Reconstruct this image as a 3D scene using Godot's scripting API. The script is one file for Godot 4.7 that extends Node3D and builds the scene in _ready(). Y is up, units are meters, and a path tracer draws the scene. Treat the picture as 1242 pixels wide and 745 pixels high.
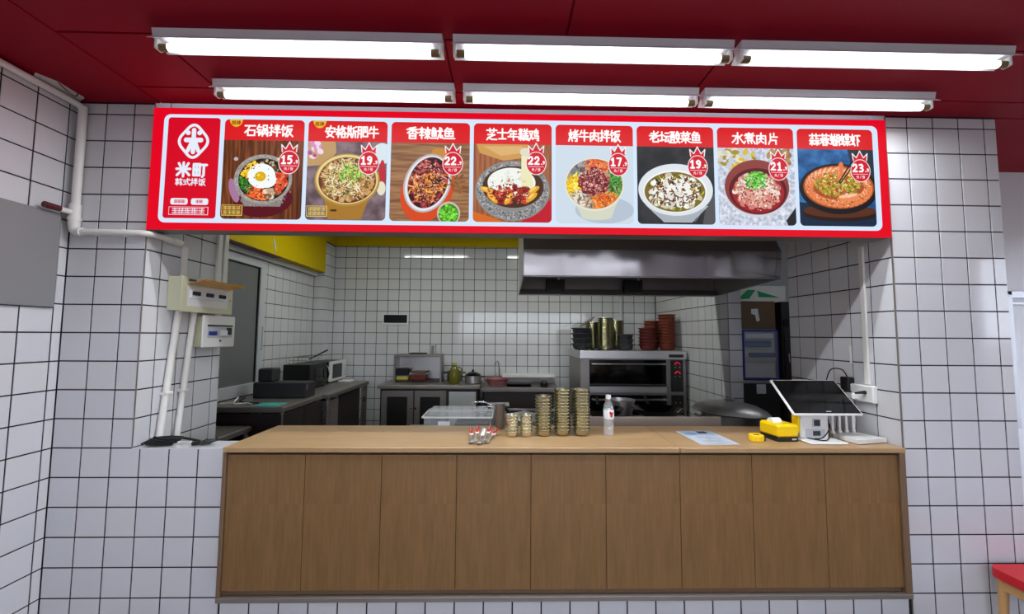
extends Node3D
# A counter-service kitchen behind a white-tiled wall, built object by object. Units: metres; the tiled front wall is the plane z = 0.

const T := 0.15            # pitch of the square wall tiles
const XL := 0.409          # right side of the tiled pillar left of the opening
const XR := 4.516          # left side of the tiled pier right of the opening
var M := {}
var taken := {}
var cache := {}
var rng := RandomNumberGenerator.new()

# ---------------------------------------------------------------- materials
func mat(key: String, c: Color, rough := 0.6, metal := 0.0, spec := 0.5) -> StandardMaterial3D:
	var m := StandardMaterial3D.new()
	m.resource_name = key
	m.albedo_color = c
	m.roughness = rough
	m.metallic = metal
	m.metallic_specular = spec
	M[key] = m
	return m

func noise_tex(freq: float, lo: Color, hi: Color, sd: int, sz := 256) -> NoiseTexture2D:
	var n := FastNoiseLite.new()
	n.seed = sd
	n.frequency = freq
	n.fractal_octaves = 4
	var t := NoiseTexture2D.new()
	t.width = sz
	t.height = sz
	t.seamless = true
	t.noise = n
	var g := Gradient.new()
	g.set_color(0, lo)
	g.set_color(1, hi)
	t.color_ramp = g
	return t

func grain_tex(lo: Color, hi: Color, sd: int, along_x: bool) -> ImageTexture:
	var n := FastNoiseLite.new()
	n.seed = sd
	n.frequency = 0.02
	n.fractal_octaves = 4
	var im := Image.create(256, 256, false, Image.FORMAT_RGB8)
	for y in 256:
		for x in 256:
			var a := float(x if along_x else y)
			var b := float(y if along_x else x)
			var v := n.get_noise_2d(b * 9.0, a * 0.55) * 0.6 + n.get_noise_2d(b * 2.0 + 900.0, a * 0.25) * 0.5
			im.set_pixel(x, y, lo.lerp(hi, clampf(0.5 + v, 0.0, 1.0)))
	return ImageTexture.create_from_image(im)

# ---------------------------------------------------------------- mesh building
func new_st() -> SurfaceTool:
	var st := SurfaceTool.new()
	st.begin(Mesh.PRIMITIVE_TRIANGLES)
	st.set_smooth_group(-1)
	return st

func done(st: SurfaceTool) -> ArrayMesh:
	st.generate_normals()
	st.index()
	return st.commit()

# a, b, c run counter-clockwise seen from outside; Godot wants clockwise
func tri(st: SurfaceTool, a: Vector3, b: Vector3, c: Vector3) -> void:
	st.add_vertex(a)
	st.add_vertex(c)
	st.add_vertex(b)

func quad(st: SurfaceTool, a: Vector3, b: Vector3, c: Vector3, d: Vector3) -> void:
	tri(st, a, b, c)
	tri(st, a, c, d)

func out_poly(st: SurfaceTool, p: Array, mid: Vector3) -> void:
	var n: Vector3 = (p[1] - p[0]).cross(p[2] - p[0])
	if n.dot(p[0] - mid) < 0.0:
		p.reverse()
	for i in range(1, p.size() - 1):
		tri(st, p[0], p[i], p[i + 1])

func add_box(st: SurfaceTool, mid: Vector3, size: Vector3, b := 0.0, turn := Basis()) -> void:
	var h := size * 0.5
	st.set_smooth_group(-1)
	b = minf(b, minf(h.x, minf(h.y, h.z)) * 0.9)
	var sg := [-1.0, 1.0]
	if b <= 0.0:
		for ax in 3:
			for s in sg:
				var p := []
				for q in [[-1, -1], [1, -1], [1, 1], [-1, 1]]:
					var v := Vector3()
					v[ax] = s * h[ax]
					v[(ax + 1) % 3] = q[0] * h[(ax + 1) % 3]
					v[(ax + 2) % 3] = q[1] * h[(ax + 2) % 3]
					p.append(mid + turn * v)
				out_poly(st, p, mid)
		return
	var cv := func(s: Vector3, ax: int) -> Vector3:
		var v := Vector3()
		for k in 3:
			v[k] = s[k] * (h[k] if k == ax else h[k] - b)
		return mid + turn * v
	for ax in 3:
		var e := (ax + 1) % 3
		var f := (ax + 2) % 3
		for s in sg:
			var p := []
			for q in [[-1, -1], [1, -1], [1, 1], [-1, 1]]:
				var v := Vector3()
				v[ax] = s
				v[e] = q[0]
				v[f] = q[1]
				p.append(cv.call(v, ax))
			out_poly(st, p, mid)
			for s2 in sg:   # edge between faces e and f running along ax
				var v0 := Vector3()
				v0[e] = s
				v0[f] = s2
				var v1 := v0
				v0[ax] = -1.0
				v1[ax] = 1.0
				out_poly(st, [cv.call(v0, e), cv.call(v1, e), cv.call(v1, f), cv.call(v0, f)], mid)
	for x in sg:
		for y in sg:
			for z in sg:
				var v := Vector3(x, y, z)
				out_poly(st, [cv.call(v, 0), cv.call(v, 1), cv.call(v, 2)], mid)

func box(size: Vector3, b := 0.0) -> ArrayMesh:
	var key := "b%.4f %.4f %.4f %.4f" % [size.x, size.y, size.z, b]
	if not cache.has(key):
		var st := new_st()
		add_box(st, Vector3.ZERO, size, b)
		cache[key] = done(st)
	return cache[key]

# one mesh from several boxes given by their corners [x0, y0, z0, x1, y1, z1]
func slabs(list: Array, b := 0.0) -> ArrayMesh:
	var st := new_st()
	for r in list:
		var p := Vector3(r[0], r[1], r[2])
		var q := Vector3(r[3], r[4], r[5])
		add_box(st, (p + q) * 0.5, (q - p).abs(), b)
	return done(st)

func add_lathe(st: SurfaceTool, prof: Array, segs := 24, at := Transform3D()) -> void:
	var group := 1
	for i in prof.size() - 1:
		var a: Vector2 = prof[i]
		var b: Vector2 = prof[i + 1]
		if i > 0:
			var pr: Vector2 = prof[i - 1]
			if absf((a - pr).angle_to(b - a)) > 0.7:
				group += 1
		st.set_smooth_group(group)
		for k in segs:
			var t0 := TAU * k / segs
			var t1 := TAU * (k + 1) / segs
			var p := at * Vector3(a.x * cos(t0), a.y, a.x * sin(t0))
			var q := at * Vector3(a.x * cos(t1), a.y, a.x * sin(t1))
			var r := at * Vector3(b.x * cos(t1), b.y, b.x * sin(t1))
			var s := at * Vector3(b.x * cos(t0), b.y, b.x * sin(t0))
			if a.x > 1e-6:
				tri(st, p, r, q)
			if b.x > 1e-6:
				tri(st, p, s, r)
	st.set_smooth_group(-1)

func lathe(prof: Array, segs := 24) -> ArrayMesh:
	var st := new_st()
	add_lathe(st, prof, segs)
	return done(st)

func add_tube(st: SurfaceTool, path: Array, r: float, segs := 10, r_end := -1.0) -> void:
	var n := path.size()
	if r_end < 0.0:
		r_end = r
	var rings := []
	var up := Vector3.UP
	for i in n:
		var d: Vector3 = (path[mini(i + 1, n - 1)] - path[maxi(i - 1, 0)]).normalized()
		if absf(d.dot(up)) > 0.98:
			up = Vector3.RIGHT if absf(d.x) < 0.9 else Vector3.FORWARD
		var sx := d.cross(up).normalized()
		up = sx.cross(d).normalized()
		var ring := []
		var rr := lerpf(r, r_end, float(i) / maxi(1, n - 1))
		for k in segs:
			var t := TAU * k / segs
			ring.append(path[i] + (sx * cos(t) + up * sin(t)) * rr)
		rings.append(ring)
	st.set_smooth_group(1)
	for i in n - 1:
		for k in segs:
			var k2 := (k + 1) % segs
			quad(st, rings[i][k], rings[i + 1][k], rings[i + 1][k2], rings[i][k2])
	st.set_smooth_group(-1)
	for e in [0, n - 1]:
		var inside: Vector3 = path[1] if e == 0 else path[n - 2]
		for k in range(1, segs - 1):
			out_poly(st, [rings[e][0], rings[e][k], rings[e][k + 1]], inside)

func tube(path: Array, r: float, segs := 10, r_end := -1.0) -> ArrayMesh:
	var st := new_st()
	add_tube(st, path, r, segs, r_end)
	return done(st)

# a bent line made round: Catmull-Rom through the points
func smooth_path(p: Array, steps := 6) -> Array:
	var o := []
	for i in p.size() - 1:
		var a: Vector3 = p[maxi(i - 1, 0)]
		var b: Vector3 = p[i]
		var c: Vector3 = p[i + 1]
		var d: Vector3 = p[mini(i + 2, p.size() - 1)]
		for k in steps:
			o.append(b.cubic_interpolate(c, a, d, float(k) / steps))
	o.append(p[-1])
	return o

# a flat outline in x and y, thickened along z from z0 to z1
func add_prism(st: SurfaceTool, poly: PackedVector2Array, z0: float, z1: float, at := Transform3D()) -> void:
	if Geometry2D.is_polygon_clockwise(poly):
		poly.reverse()
	st.set_smooth_group(-1)
	var ix := Geometry2D.triangulate_polygon(poly)
	for i in range(0, ix.size(), 3):
		var a := poly[ix[i]]
		var b := poly[ix[i + 1]]
		var c := poly[ix[i + 2]]
		if (b - a).cross(c - a) < 0.0:
			var s := b
			b = c
			c = s
		tri(st, at * Vector3(a.x, a.y, z1), at * Vector3(b.x, b.y, z1), at * Vector3(c.x, c.y, z1))
		tri(st, at * Vector3(a.x, a.y, z0), at * Vector3(c.x, c.y, z0), at * Vector3(b.x, b.y, z0))
	for i in poly.size():
		var a := poly[i]
		var b := poly[(i + 1) % poly.size()]
		quad(st, at * Vector3(a.x, a.y, z0), at * Vector3(b.x, b.y, z0), at * Vector3(b.x, b.y, z1), at * Vector3(a.x, a.y, z1))

func prism(poly: PackedVector2Array, z0: float, z1: float, at := Transform3D()) -> ArrayMesh:
	var st := new_st()
	add_prism(st, poly, z0, z1, at)
	return done(st)

func round_rect(x0: float, y0: float, x1: float, y1: float, r: float, n := 5) -> PackedVector2Array:
	var p := PackedVector2Array()
	for c in [[x1 - r, y1 - r, 0.0], [x0 + r, y1 - r, 0.25], [x0 + r, y0 + r, 0.5], [x1 - r, y0 + r, 0.75]]:
		for k in n + 1:
			var t: float = TAU * (c[2] + 0.25 * k / n)
			p.append(Vector2(c[0] + r * cos(t), c[1] + r * sin(t)))
	return p

# a thin printed plate in x and y, its picture stretched over the given frame
func print_plate(poly: PackedVector2Array, frame: Rect2, z0: float, z1: float) -> ArrayMesh:
	if Geometry2D.is_polygon_clockwise(poly):
		poly.reverse()
	var st := new_st()
	var put := func(p: Vector2, z: float) -> void:
		st.set_uv(Vector2((p.x - frame.position.x) / frame.size.x, 1.0 - (p.y - frame.position.y) / frame.size.y))
		st.add_vertex(Vector3(p.x, p.y, z))
	var ix := Geometry2D.triangulate_polygon(poly)
	for i in range(0, ix.size(), 3):
		var a := poly[ix[i]]
		var b := poly[ix[i + 1]]
		var c := poly[ix[i + 2]]
		if (b - a).cross(c - a) < 0.0:
			var s := b
			b = c
			c = s
		for p in [a, c, b]:
			put.call(p, z1)
	for i in poly.size():
		var a := poly[i]
		var b := poly[(i + 1) % poly.size()]
		for e in [[a, z0], [b, z1], [b, z0], [a, z0], [a, z1], [b, z1]]:
			put.call(e[0], e[1])
	return done(st)

# ---------------------------------------------------------------- objects
func numbered(called: String) -> String:
	var n: int = taken.get(called, 0)
	taken[called] = n + 1
	return called if n == 0 else "%s_%03d" % [called, n]

func part(parent: Node, called: String, mesh: Mesh, m: Material, at := Vector3.ZERO, turn := Basis()) -> MeshInstance3D:
	var o := MeshInstance3D.new()
	o.name = called
	o.mesh = mesh
	o.material_override = m
	o.transform = Transform3D(turn, at)
	parent.add_child(o, true)
	return o

func thing(called: String, label: String, category: String, at := Vector3.ZERO, turn := 0.0, group := "") -> Node3D:
	var o := Node3D.new()
	o.name = numbered(called)
	add_child(o)
	o.position = at
	o.rotation.y = turn
	o.set_meta("label", label)
	o.set_meta("category", category)
	if group:
		o.set_meta("group", group)
	return o

func single(called: String, label: String, category: String, mesh: Mesh, m: Material, at := Vector3.ZERO, turn := Basis(), group := "") -> MeshInstance3D:
	var o := part(self, numbered(called), mesh, m, at, turn)
	o.set_meta("label", label)
	o.set_meta("category", category)
	if group:
		o.set_meta("group", group)
	return o

func copy_of(o: Node3D, label: String, at: Vector3, turn := 0.0, group := "") -> Node3D:
	var base: String = o.name
	var cut := base.rfind("_0")
	if cut > 0 and base.length() - cut == 4:
		base = base.substr(0, cut)
	var c: Node3D = o.duplicate()
	c.name = numbered(base)
	add_child(c)
	c.position = at
	c.rotation.y = turn
	c.set_meta("label", label)
	if group:
		c.set_meta("group", group)
	return c

func struct(called: String, label: String, mesh: Mesh, m: Material) -> MeshInstance3D:
	var o := part(self, numbered(called), mesh, m)
	o.set_meta("kind", "structure")
	o.set_meta("label", label)
	o.set_meta("category", called.get_slice("_", 0))
	return o

# ---------------------------------------------------------------- wall tiles
func tile_mesh(w: float, h: float) -> ArrayMesh:
	var key := "t%.3f %.3f" % [w, h]
	if not cache.has(key):
		var st := new_st()
		add_tile(st, Vector3.ZERO, Basis(), w, h)
		cache[key] = done(st)
	return cache[key]

func add_tile(st: SurfaceTool, at: Vector3, b: Basis, w: float, h: float) -> void:
	var e := 0.0012
	var ring := func(i: float, z: float) -> Array:
		return [at + b * Vector3(-w / 2 + i, -h / 2 + i, z), at + b * Vector3(w / 2 - i, -h / 2 + i, z), at + b * Vector3(w / 2 - i, h / 2 - i, z), at + b * Vector3(-w / 2 + i, h / 2 - i, z)]
	var top: Array = ring.call(e, 0.0)
	var mid: Array = ring.call(0.0, -e)
	var low: Array = ring.call(0.0, -0.006)
	quad(st, top[0], top[1], top[2], top[3])
	for k in 4:
		var j := (k + 1) % 4
		quad(st, mid[k], mid[j], top[j], top[k])
		quad(st, low[k], low[j], mid[j], mid[k])

# lays tiles over a rectangle of the plane through origin spanned by u and v; every tile is a part of the wall.
# hide(u, v) returns true where tiles lie out of sight: those are joined into one part
func lay(wall: Node3D, origin: Vector3, u: Vector3, v: Vector3, rect: Rect2, phase: Vector2, mats: Array, hide = null, joint := 0.0070) -> void:
	var n := u.cross(v)
	var bs := Basis(u, v, n)
	var rest := new_st()
	var some := false
	var i0 := int(floor((rect.position.x - phase.x) / T + 0.001))
	var j0 := int(floor((rect.position.y - phase.y) / T + 0.001))
	var i := i0
	while phase.x + i * T < rect.end.x - 0.012:
		var a := maxf(rect.position.x, phase.x + i * T)
		var b := minf(rect.end.x, phase.x + (i + 1) * T)
		var j := j0
		while phase.y + j * T < rect.end.y - 0.012 and b - a > 0.012:
			var c := maxf(rect.position.y, phase.y + j * T)
			var d := minf(rect.end.y, phase.y + (j + 1) * T)
			j += 1
			if d - c < 0.012:
				continue
			var w := b - a - joint
			var h := d - c - joint
			var at := origin + u * (a + b) / 2 + v * (c + d) / 2
			var tilt := Basis(v, rng.randf_range(-1.0, 1.0) * 0.0012) * Basis(u, rng.randf_range(-1.0, 1.0) * 0.0012)
			var pick := rng.randi() % mats.size()
			if hide != null and hide.call((a + b) / 2, (c + d) / 2):
				add_tile(rest, at, bs, w, h)
				some = true
			else:
				part(wall, "tile", tile_mesh(w, h), mats[pick], at + n * 0.0004, tilt * bs)
		i += 1
	if some:
		var o := part(wall, "tile_field", done(rest), mats[0])
		o.set_meta("kind", "stuff")

# ---------------------------------------------------------------- flat print: menu pictures and lettering
class Canvas:
	var w: int
	var h: int
	var d := PackedByteArray()
	var clip := []   # centre, radii and turn of an ellipse outside which nothing is drawn
	func _init(ww: int, hh: int, c: Color) -> void:
		w = ww
		h = hh
		d.resize(w * h * 3)
		rect(0, 0, w, h, c)
	func px(x: int, y: int, c: Color, a: float) -> void:
		if x < 0 or y < 0 or x >= w or y >= h:
			return
		if clip:
			var ex := x - float(clip[0])
			var ey := y - float(clip[1])
			var eu: float = (ex * cos(clip[4]) + ey * sin(clip[4])) / clip[2]
			var ev: float = (ey * cos(clip[4]) - ex * sin(clip[4])) / clip[3]
			if eu * eu + ev * ev > 1.0:
				return
		var i := (y * w + x) * 3
		if a >= 1.0:
			d[i] = c.r8
			d[i + 1] = c.g8
			d[i + 2] = c.b8
		else:
			d[i] = int(lerpf(d[i], c.r8, a))
			d[i + 1] = int(lerpf(d[i + 1], c.g8, a))
			d[i + 2] = int(lerpf(d[i + 2], c.b8, a))
	func rect(x0: float, y0: float, x1: float, y1: float, c: Color, rad := 0.0) -> void:
		for y in range(maxi(0, int(y0)), mini(h, int(y1))):
			for x in range(maxi(0, int(x0)), mini(w, int(x1))):
				if rad > 0.0:
					var dx := maxf(maxf(x0 + rad - x, x - (x1 - 1.0 - rad)), 0.0)
					var dy := maxf(maxf(y0 + rad - y, y - (y1 - 1.0 - rad)), 0.0)
					if dx * dx + dy * dy > rad * rad:
						continue
				px(x, y, c, 1.0)
	func frame(x0: float, y0: float, x1: float, y1: float, t: float, c: Color) -> void:
		rect(x0, y0, x1, y0 + t, c)
		rect(x0, y1 - t, x1, y1, c)
		rect(x0, y0, x0 + t, y1, c)
		rect(x1 - t, y0, x1, y1, c)
	func blob(cx: float, cy: float, rx: float, ry: float, c: Color, a := 1.0, rot := 0.0) -> void:
		var m := maxf(rx, ry)
		var co := cos(rot)
		var si := sin(rot)
		var soft := minf(rx, ry)
		for y in range(maxi(0, int(cy - m - 1)), mini(h, int(cy + m + 2))):
			for x in range(maxi(0, int(cx - m - 1)), mini(w, int(cx + m + 2))):
				var dx := x - cx
				var dy := y - cy
				var u := (dx * co + dy * si) / rx
				var v := (dy * co - dx * si) / ry
				var k := (1.0 - sqrt(u * u + v * v)) * soft + 0.5
				if k > 0.0:
					px(x, y, c, a * minf(1.0, k))
	func seg(x0: float, y0: float, x1: float, y1: float, t: float, c: Color, a := 1.0) -> void:
		var r := t * 0.5
		var dx := x1 - x0
		var dy := y1 - y0
		var ll := maxf(dx * dx + dy * dy, 1e-6)
		for y in range(maxi(0, int(minf(y0, y1) - r - 1)), mini(h, int(maxf(y0, y1) + r + 2))):
			for x in range(maxi(0, int(minf(x0, x1) - r - 1)), mini(w, int(maxf(x0, x1) + r + 2))):
				var s := clampf(((x - x0) * dx + (y - y0) * dy) / ll, 0.0, 1.0)
				var ex := x - x0 - s * dx
				var ey := y - y0 - s * dy
				var k := r - sqrt(ex * ex + ey * ey) + 0.5
				if k > 0.0:
					px(x, y, c, a * minf(1.0, k))
	func poly(pts: Array, c: Color, a := 1.0) -> void:
		var p := PackedVector2Array(pts)
		var lo := p[0]
		var hi := p[0]
		for q in p:
			lo = lo.min(q)
			hi = hi.max(q)
		for y in range(maxi(0, int(lo.y)), mini(h, int(hi.y) + 1)):
			for x in range(maxi(0, int(lo.x)), mini(w, int(hi.x) + 1)):
				if Geometry2D.is_point_in_polygon(Vector2(x, y), p):
					px(x, y, c, a)
	# wood or cloth: noise drawn out along one direction
	func grain(y0: int, y1: int, lo: Color, hi: Color, fx: float, fy: float, sd: int) -> void:
		var n := FastNoiseLite.new()
		n.seed = sd
		n.frequency = 0.01
		for y in range(y0, y1):
			for x in w:
				px(x, y, lo.lerp(hi, clampf(0.5 + n.get_noise_2d(x * fx, y * fy) * 1.1, 0.0, 1.0)), 1.0)
	func tex() -> ImageTexture:
		return ImageTexture.create_from_image(Image.create_from_data(w, h, false, Image.FORMAT_RGB8, d))

# strokes of character components on a 20 x 20 grid, y downwards
const STROKES := {
	"niu": [[5, 1, 2, 8], [4, 5, 18, 5], [0, 12, 20, 12], [11, 0, 11, 20]],
	"ban": [[4, 1, 6, 6], [16, 1, 14, 6], [2, 8, 18, 8], [0, 13, 20, 13], [10, 0, 10, 20]],
	"hand": [[0, 5, 20, 5], [11, 0, 11, 18, 3, 19], [0, 14, 20, 11]],
	"food": [[9, 0, 1, 8], [7, 4, 20, 4, 16, 8], [8, 9, 8, 19, 19, 15]],
	"fan": [[18, 1, 3, 2], [4, 2, 3, 12, 0, 20], [5, 7, 17, 7, 12, 14, 4, 20], [7, 9, 12, 15, 20, 20]],
	"shi": [[1, 2, 19, 2], [9, 2, 6, 9, 1, 14], [6, 10, 18, 10, 18, 19, 6, 19, 6, 10]],
	"metal": [[10, 0, 1, 7], [7, 4, 20, 4], [5, 9, 18, 9], [1, 13, 20, 13], [10, 9, 10, 19, 20, 15]],
	"guo": [[4, 1, 16, 1, 16, 7, 4, 7, 4, 1], [2, 20, 2, 10, 18, 10, 18, 20], [10, 8, 9, 13, 5, 17], [10, 12, 14, 17]],
	"an": [[10, 0, 10, 3], [2, 7, 2, 4, 18, 4, 18, 7], [8, 6, 4, 14, 16, 20], [15, 10, 11, 16, 3, 20], [0, 10, 20, 10]],
	"wood": [[0, 6, 20, 6], [10, 0, 10, 20], [10, 7, 1, 15], [10, 7, 19, 15]],
	"ge": [[7, 0, 1, 8], [6, 3, 16, 3, 10, 9, 0, 13], [6, 5, 12, 9, 20, 13], [5, 14, 16, 14, 16, 20, 5, 20, 5, 14]],
	"qi": [[0, 4, 20, 4], [5, 0, 5, 14], [15, 0, 15, 14], [5, 8, 15, 8], [0, 14, 20, 14], [6, 15, 1, 20], [14, 15, 19, 20]],
	"jin": [[18, 1, 4, 3], [4, 3, 4, 12, 0, 20], [4, 9, 20, 9], [13, 9, 13, 20]],
	"moon": [[3, 1, 3, 12, 0, 20], [3, 1, 18, 1, 18, 20], [3, 7, 18, 7], [3, 13, 18, 13]],
	"ba": [[2, 1, 18, 1, 18, 10, 2, 10], [10, 1, 10, 10], [2, 1, 2, 18, 20, 18, 20, 13]],
	"he": [[15, 0, 4, 3], [0, 7, 20, 7], [10, 2, 10, 20], [9, 9, 1, 18], [11, 9, 19, 18]],
	"sun": [[3, 1, 17, 1, 17, 20, 3, 20, 3, 1], [3, 10, 17, 10]],
	"xin": [[10, 0, 10, 3], [2, 3, 18, 3], [6, 4, 7, 8], [14, 4, 13, 8], [0, 9, 20, 9], [2, 14, 18, 14], [10, 9, 10, 20]],
	"shu": [[0, 4, 20, 4], [3, 7, 17, 7, 17, 12, 3, 12, 3, 7], [10, 0, 10, 20], [9, 13, 1, 19], [11, 13, 19, 19]],
	"yu": [[7, 0, 2, 6], [6, 2, 14, 2, 11, 6], [3, 6, 17, 6, 17, 15, 3, 15, 3, 6], [10, 6, 10, 15], [3, 10, 17, 10], [0, 19, 20, 19]],
	"you": [[1, 6, 19, 6], [9, 0, 8, 10, 1, 20], [12, 8, 12, 18, 19, 18, 19, 14], [14, 1, 17, 4]],
	"grass": [[0, 10, 20, 10], [6, 0, 6, 20], [14, 0, 14, 20]],
	"zhi": [[10, 0, 11, 3], [2, 6, 16, 6, 2, 15], [4, 13, 0, 20], [4, 15, 10, 19, 20, 19]],
	"scholar": [[0, 7, 20, 7], [10, 0, 10, 18], [3, 18, 17, 18]],
	"nian": [[6, 0, 1, 7], [5, 4, 17, 4], [5, 9, 17, 9], [5, 9, 5, 14], [0, 14, 20, 14], [11, 4, 11, 20]],
	"mi": [[3, 1, 6, 6], [17, 1, 14, 6], [0, 9, 20, 9], [10, 0, 10, 20], [9, 10, 1, 18], [11, 10, 19, 18]],
	"gao": [[5, 0, 7, 3], [15, 0, 13, 3], [2, 4, 18, 4], [3, 8, 17, 8], [0, 12, 20, 12], [10, 4, 10, 12], [2, 15, 1, 20], [7, 15, 8, 19], [13, 15, 14, 19], [18, 15, 20, 20]],
	"again": [[1, 3, 18, 3, 12, 12, 0, 20], [3, 6, 18, 18]],
	"bird": [[10, 0, 8, 3], [4, 12, 4, 3, 16, 3, 16, 8, 12, 9], [8, 5, 11, 7], [4, 12, 18, 12, 18, 20, 14, 20], [0, 16, 14, 16]],
	"fire": [[3, 6, 5, 10], [17, 5, 14, 10], [10, 0, 10, 9, 1, 20], [10, 10, 19, 20]],
	"kao": [[3, 4, 15, 4], [9, 0, 9, 8], [0, 8, 20, 8], [18, 1, 1, 14], [6, 12, 16, 11], [7, 12, 6, 15, 16, 15, 15, 20, 10, 20]],
	"rou": [[2, 20, 2, 5, 18, 5, 18, 20], [10, 0, 9, 8, 5, 12], [9, 6, 14, 11], [10, 11, 8, 15, 5, 18], [9, 14, 14, 18]],
	"lao": [[3, 4, 15, 4], [9, 0, 9, 8], [0, 8, 20, 8], [18, 1, 1, 15], [15, 10, 7, 14], [7, 10, 7, 19, 18, 19, 18, 14]],
	"soil": [[1, 7, 19, 7], [10, 1, 10, 17], [0, 17, 20, 15]],
	"cloud": [[4, 3, 17, 3], [0, 9, 20, 9], [8, 10, 3, 18, 16, 17], [14, 13, 19, 20]],
	"you3": [[0, 1, 20, 1], [2, 6, 18, 6, 18, 20, 2, 20, 2, 6], [7, 1, 7, 11], [13, 1, 13, 11], [2, 15, 18, 15]],
	"qun": [[9, 0, 3, 6, 16, 5], [13, 2, 18, 7], [7, 7, 2, 11], [13, 7, 18, 11], [6, 12, 16, 12, 10, 18, 1, 20], [7, 14, 18, 20]],
	"cai": [[17, 0, 2, 2], [3, 4, 5, 7], [10, 3, 10, 6], [17, 3, 14, 7], [0, 10, 20, 10], [10, 7, 10, 20], [9, 11, 1, 18], [11, 11, 19, 18]],
	"water": [[10, 0, 10, 19, 7, 20], [1, 6, 8, 6, 5, 13, 0, 18], [18, 4, 12, 9], [12, 7, 20, 18]],
	"zhe": [[3, 3, 15, 3], [9, 0, 9, 7], [0, 7, 20, 7], [18, 1, 2, 14], [6, 11, 16, 11, 16, 20, 6, 20, 6, 11], [6, 15, 16, 15]],
	"dots": [[2, 2, 0, 18], [7, 3, 8, 16], [13, 3, 14, 16], [18, 2, 20, 18]],
	"pian": [[5, 1, 5, 12, 1, 20], [5, 7, 19, 7], [12, 0, 12, 7], [5, 13, 16, 13, 16, 20]],
	"show": [[4, 2, 16, 2], [0, 8, 20, 8], [10, 8, 10, 20], [5, 12, 1, 18], [15, 12, 19, 18]],
	"rong": [[10, 0, 10, 3], [1, 7, 1, 3, 19, 3, 19, 7], [7, 5, 3, 9], [13, 5, 17, 9], [10, 7, 0, 15], [10, 7, 20, 15], [6, 14, 15, 14, 15, 20, 6, 20, 6, 14]],
	"bug": [[3, 4, 17, 4, 17, 11, 3, 11, 3, 4], [10, 0, 10, 18], [1, 18, 17, 17], [14, 14, 19, 20]],
	"gu": [[0, 5, 20, 5], [10, 0, 10, 10], [3, 10, 17, 10, 17, 20, 3, 20, 3, 10]],
	"ye": [[0, 4, 20, 4], [5, 0, 5, 9, 15, 9, 15, 0], [10, 0, 10, 20], [0, 13, 20, 13], [9, 14, 1, 19], [11, 14, 19, 19]],
	"xia": [[0, 2, 20, 2], [9, 2, 9, 20], [10, 8, 16, 12]],
	"field": [[2, 2, 18, 2, 18, 18, 2, 18, 2, 2], [10, 2, 10, 18], [2, 10, 18, 10]],
	"ding": [[0, 3, 20, 3], [11, 3, 11, 18, 7, 20]],
	"dawn": [[0, 3, 20, 3], [10, 0, 10, 6], [4, 6, 16, 6, 16, 13, 4, 13, 4, 6], [4, 9, 16, 9], [0, 16, 20, 16], [10, 13, 10, 20]],
	"wei": [[2, 3, 18, 3], [3, 8, 16, 8], [0, 13, 18, 13, 17, 18, 13, 18], [9, 0, 9, 20]],
	"style": [[0, 5, 20, 5], [2, 10, 10, 10], [6, 10, 6, 17], [0, 18, 11, 16], [12, 0, 14, 13, 19, 20, 20, 16], [16, 1, 18, 3]],
	"zhao": [[2, 2, 18, 2, 17, 9, 13, 9], [9, 2, 7, 6, 1, 10], [4, 12, 17, 12, 17, 20, 4, 20, 4, 12]],
	"bei": [[3, 3, 17, 3, 17, 10, 3, 10, 3, 3], [10, 0, 10, 20], [0, 14, 20, 14]],
	"yuan": [[4, 3, 16, 3], [0, 8, 20, 8], [7, 8, 6, 14, 1, 20], [13, 8, 13, 18, 19, 18, 19, 15]],
	"man": [[12, 0, 2, 9], [8, 5, 8, 20]],
	"fen": [[7, 1, 1, 9], [13, 1, 19, 9], [4, 10, 16, 10, 15, 18, 11, 19], [9, 10, 7, 16, 2, 20]],
	"slash": [[14, 0, 6, 20]],
	"0": [[10, 1, 4, 5, 4, 15, 10, 19, 16, 15, 16, 5, 10, 1]],
	"1": [[5, 5, 11, 1, 11, 20], [5, 20, 17, 20]],
	"2": [[3, 5, 7, 1, 13, 1, 16, 5, 15, 9, 3, 19, 17, 19]],
	"3": [[4, 2, 12, 1, 16, 5, 13, 9, 8, 10, 14, 11, 17, 15, 13, 19, 4, 19]],
	"5": [[16, 1, 5, 1, 4, 9, 12, 8, 16, 12, 15, 17, 10, 20, 4, 19]],
	"7": [[3, 1, 17, 1, 9, 20]],
	"9": [[16, 9, 10, 11, 4, 8, 4, 4, 10, 1, 16, 4, 16, 12, 12, 19, 5, 19]],
}
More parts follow.
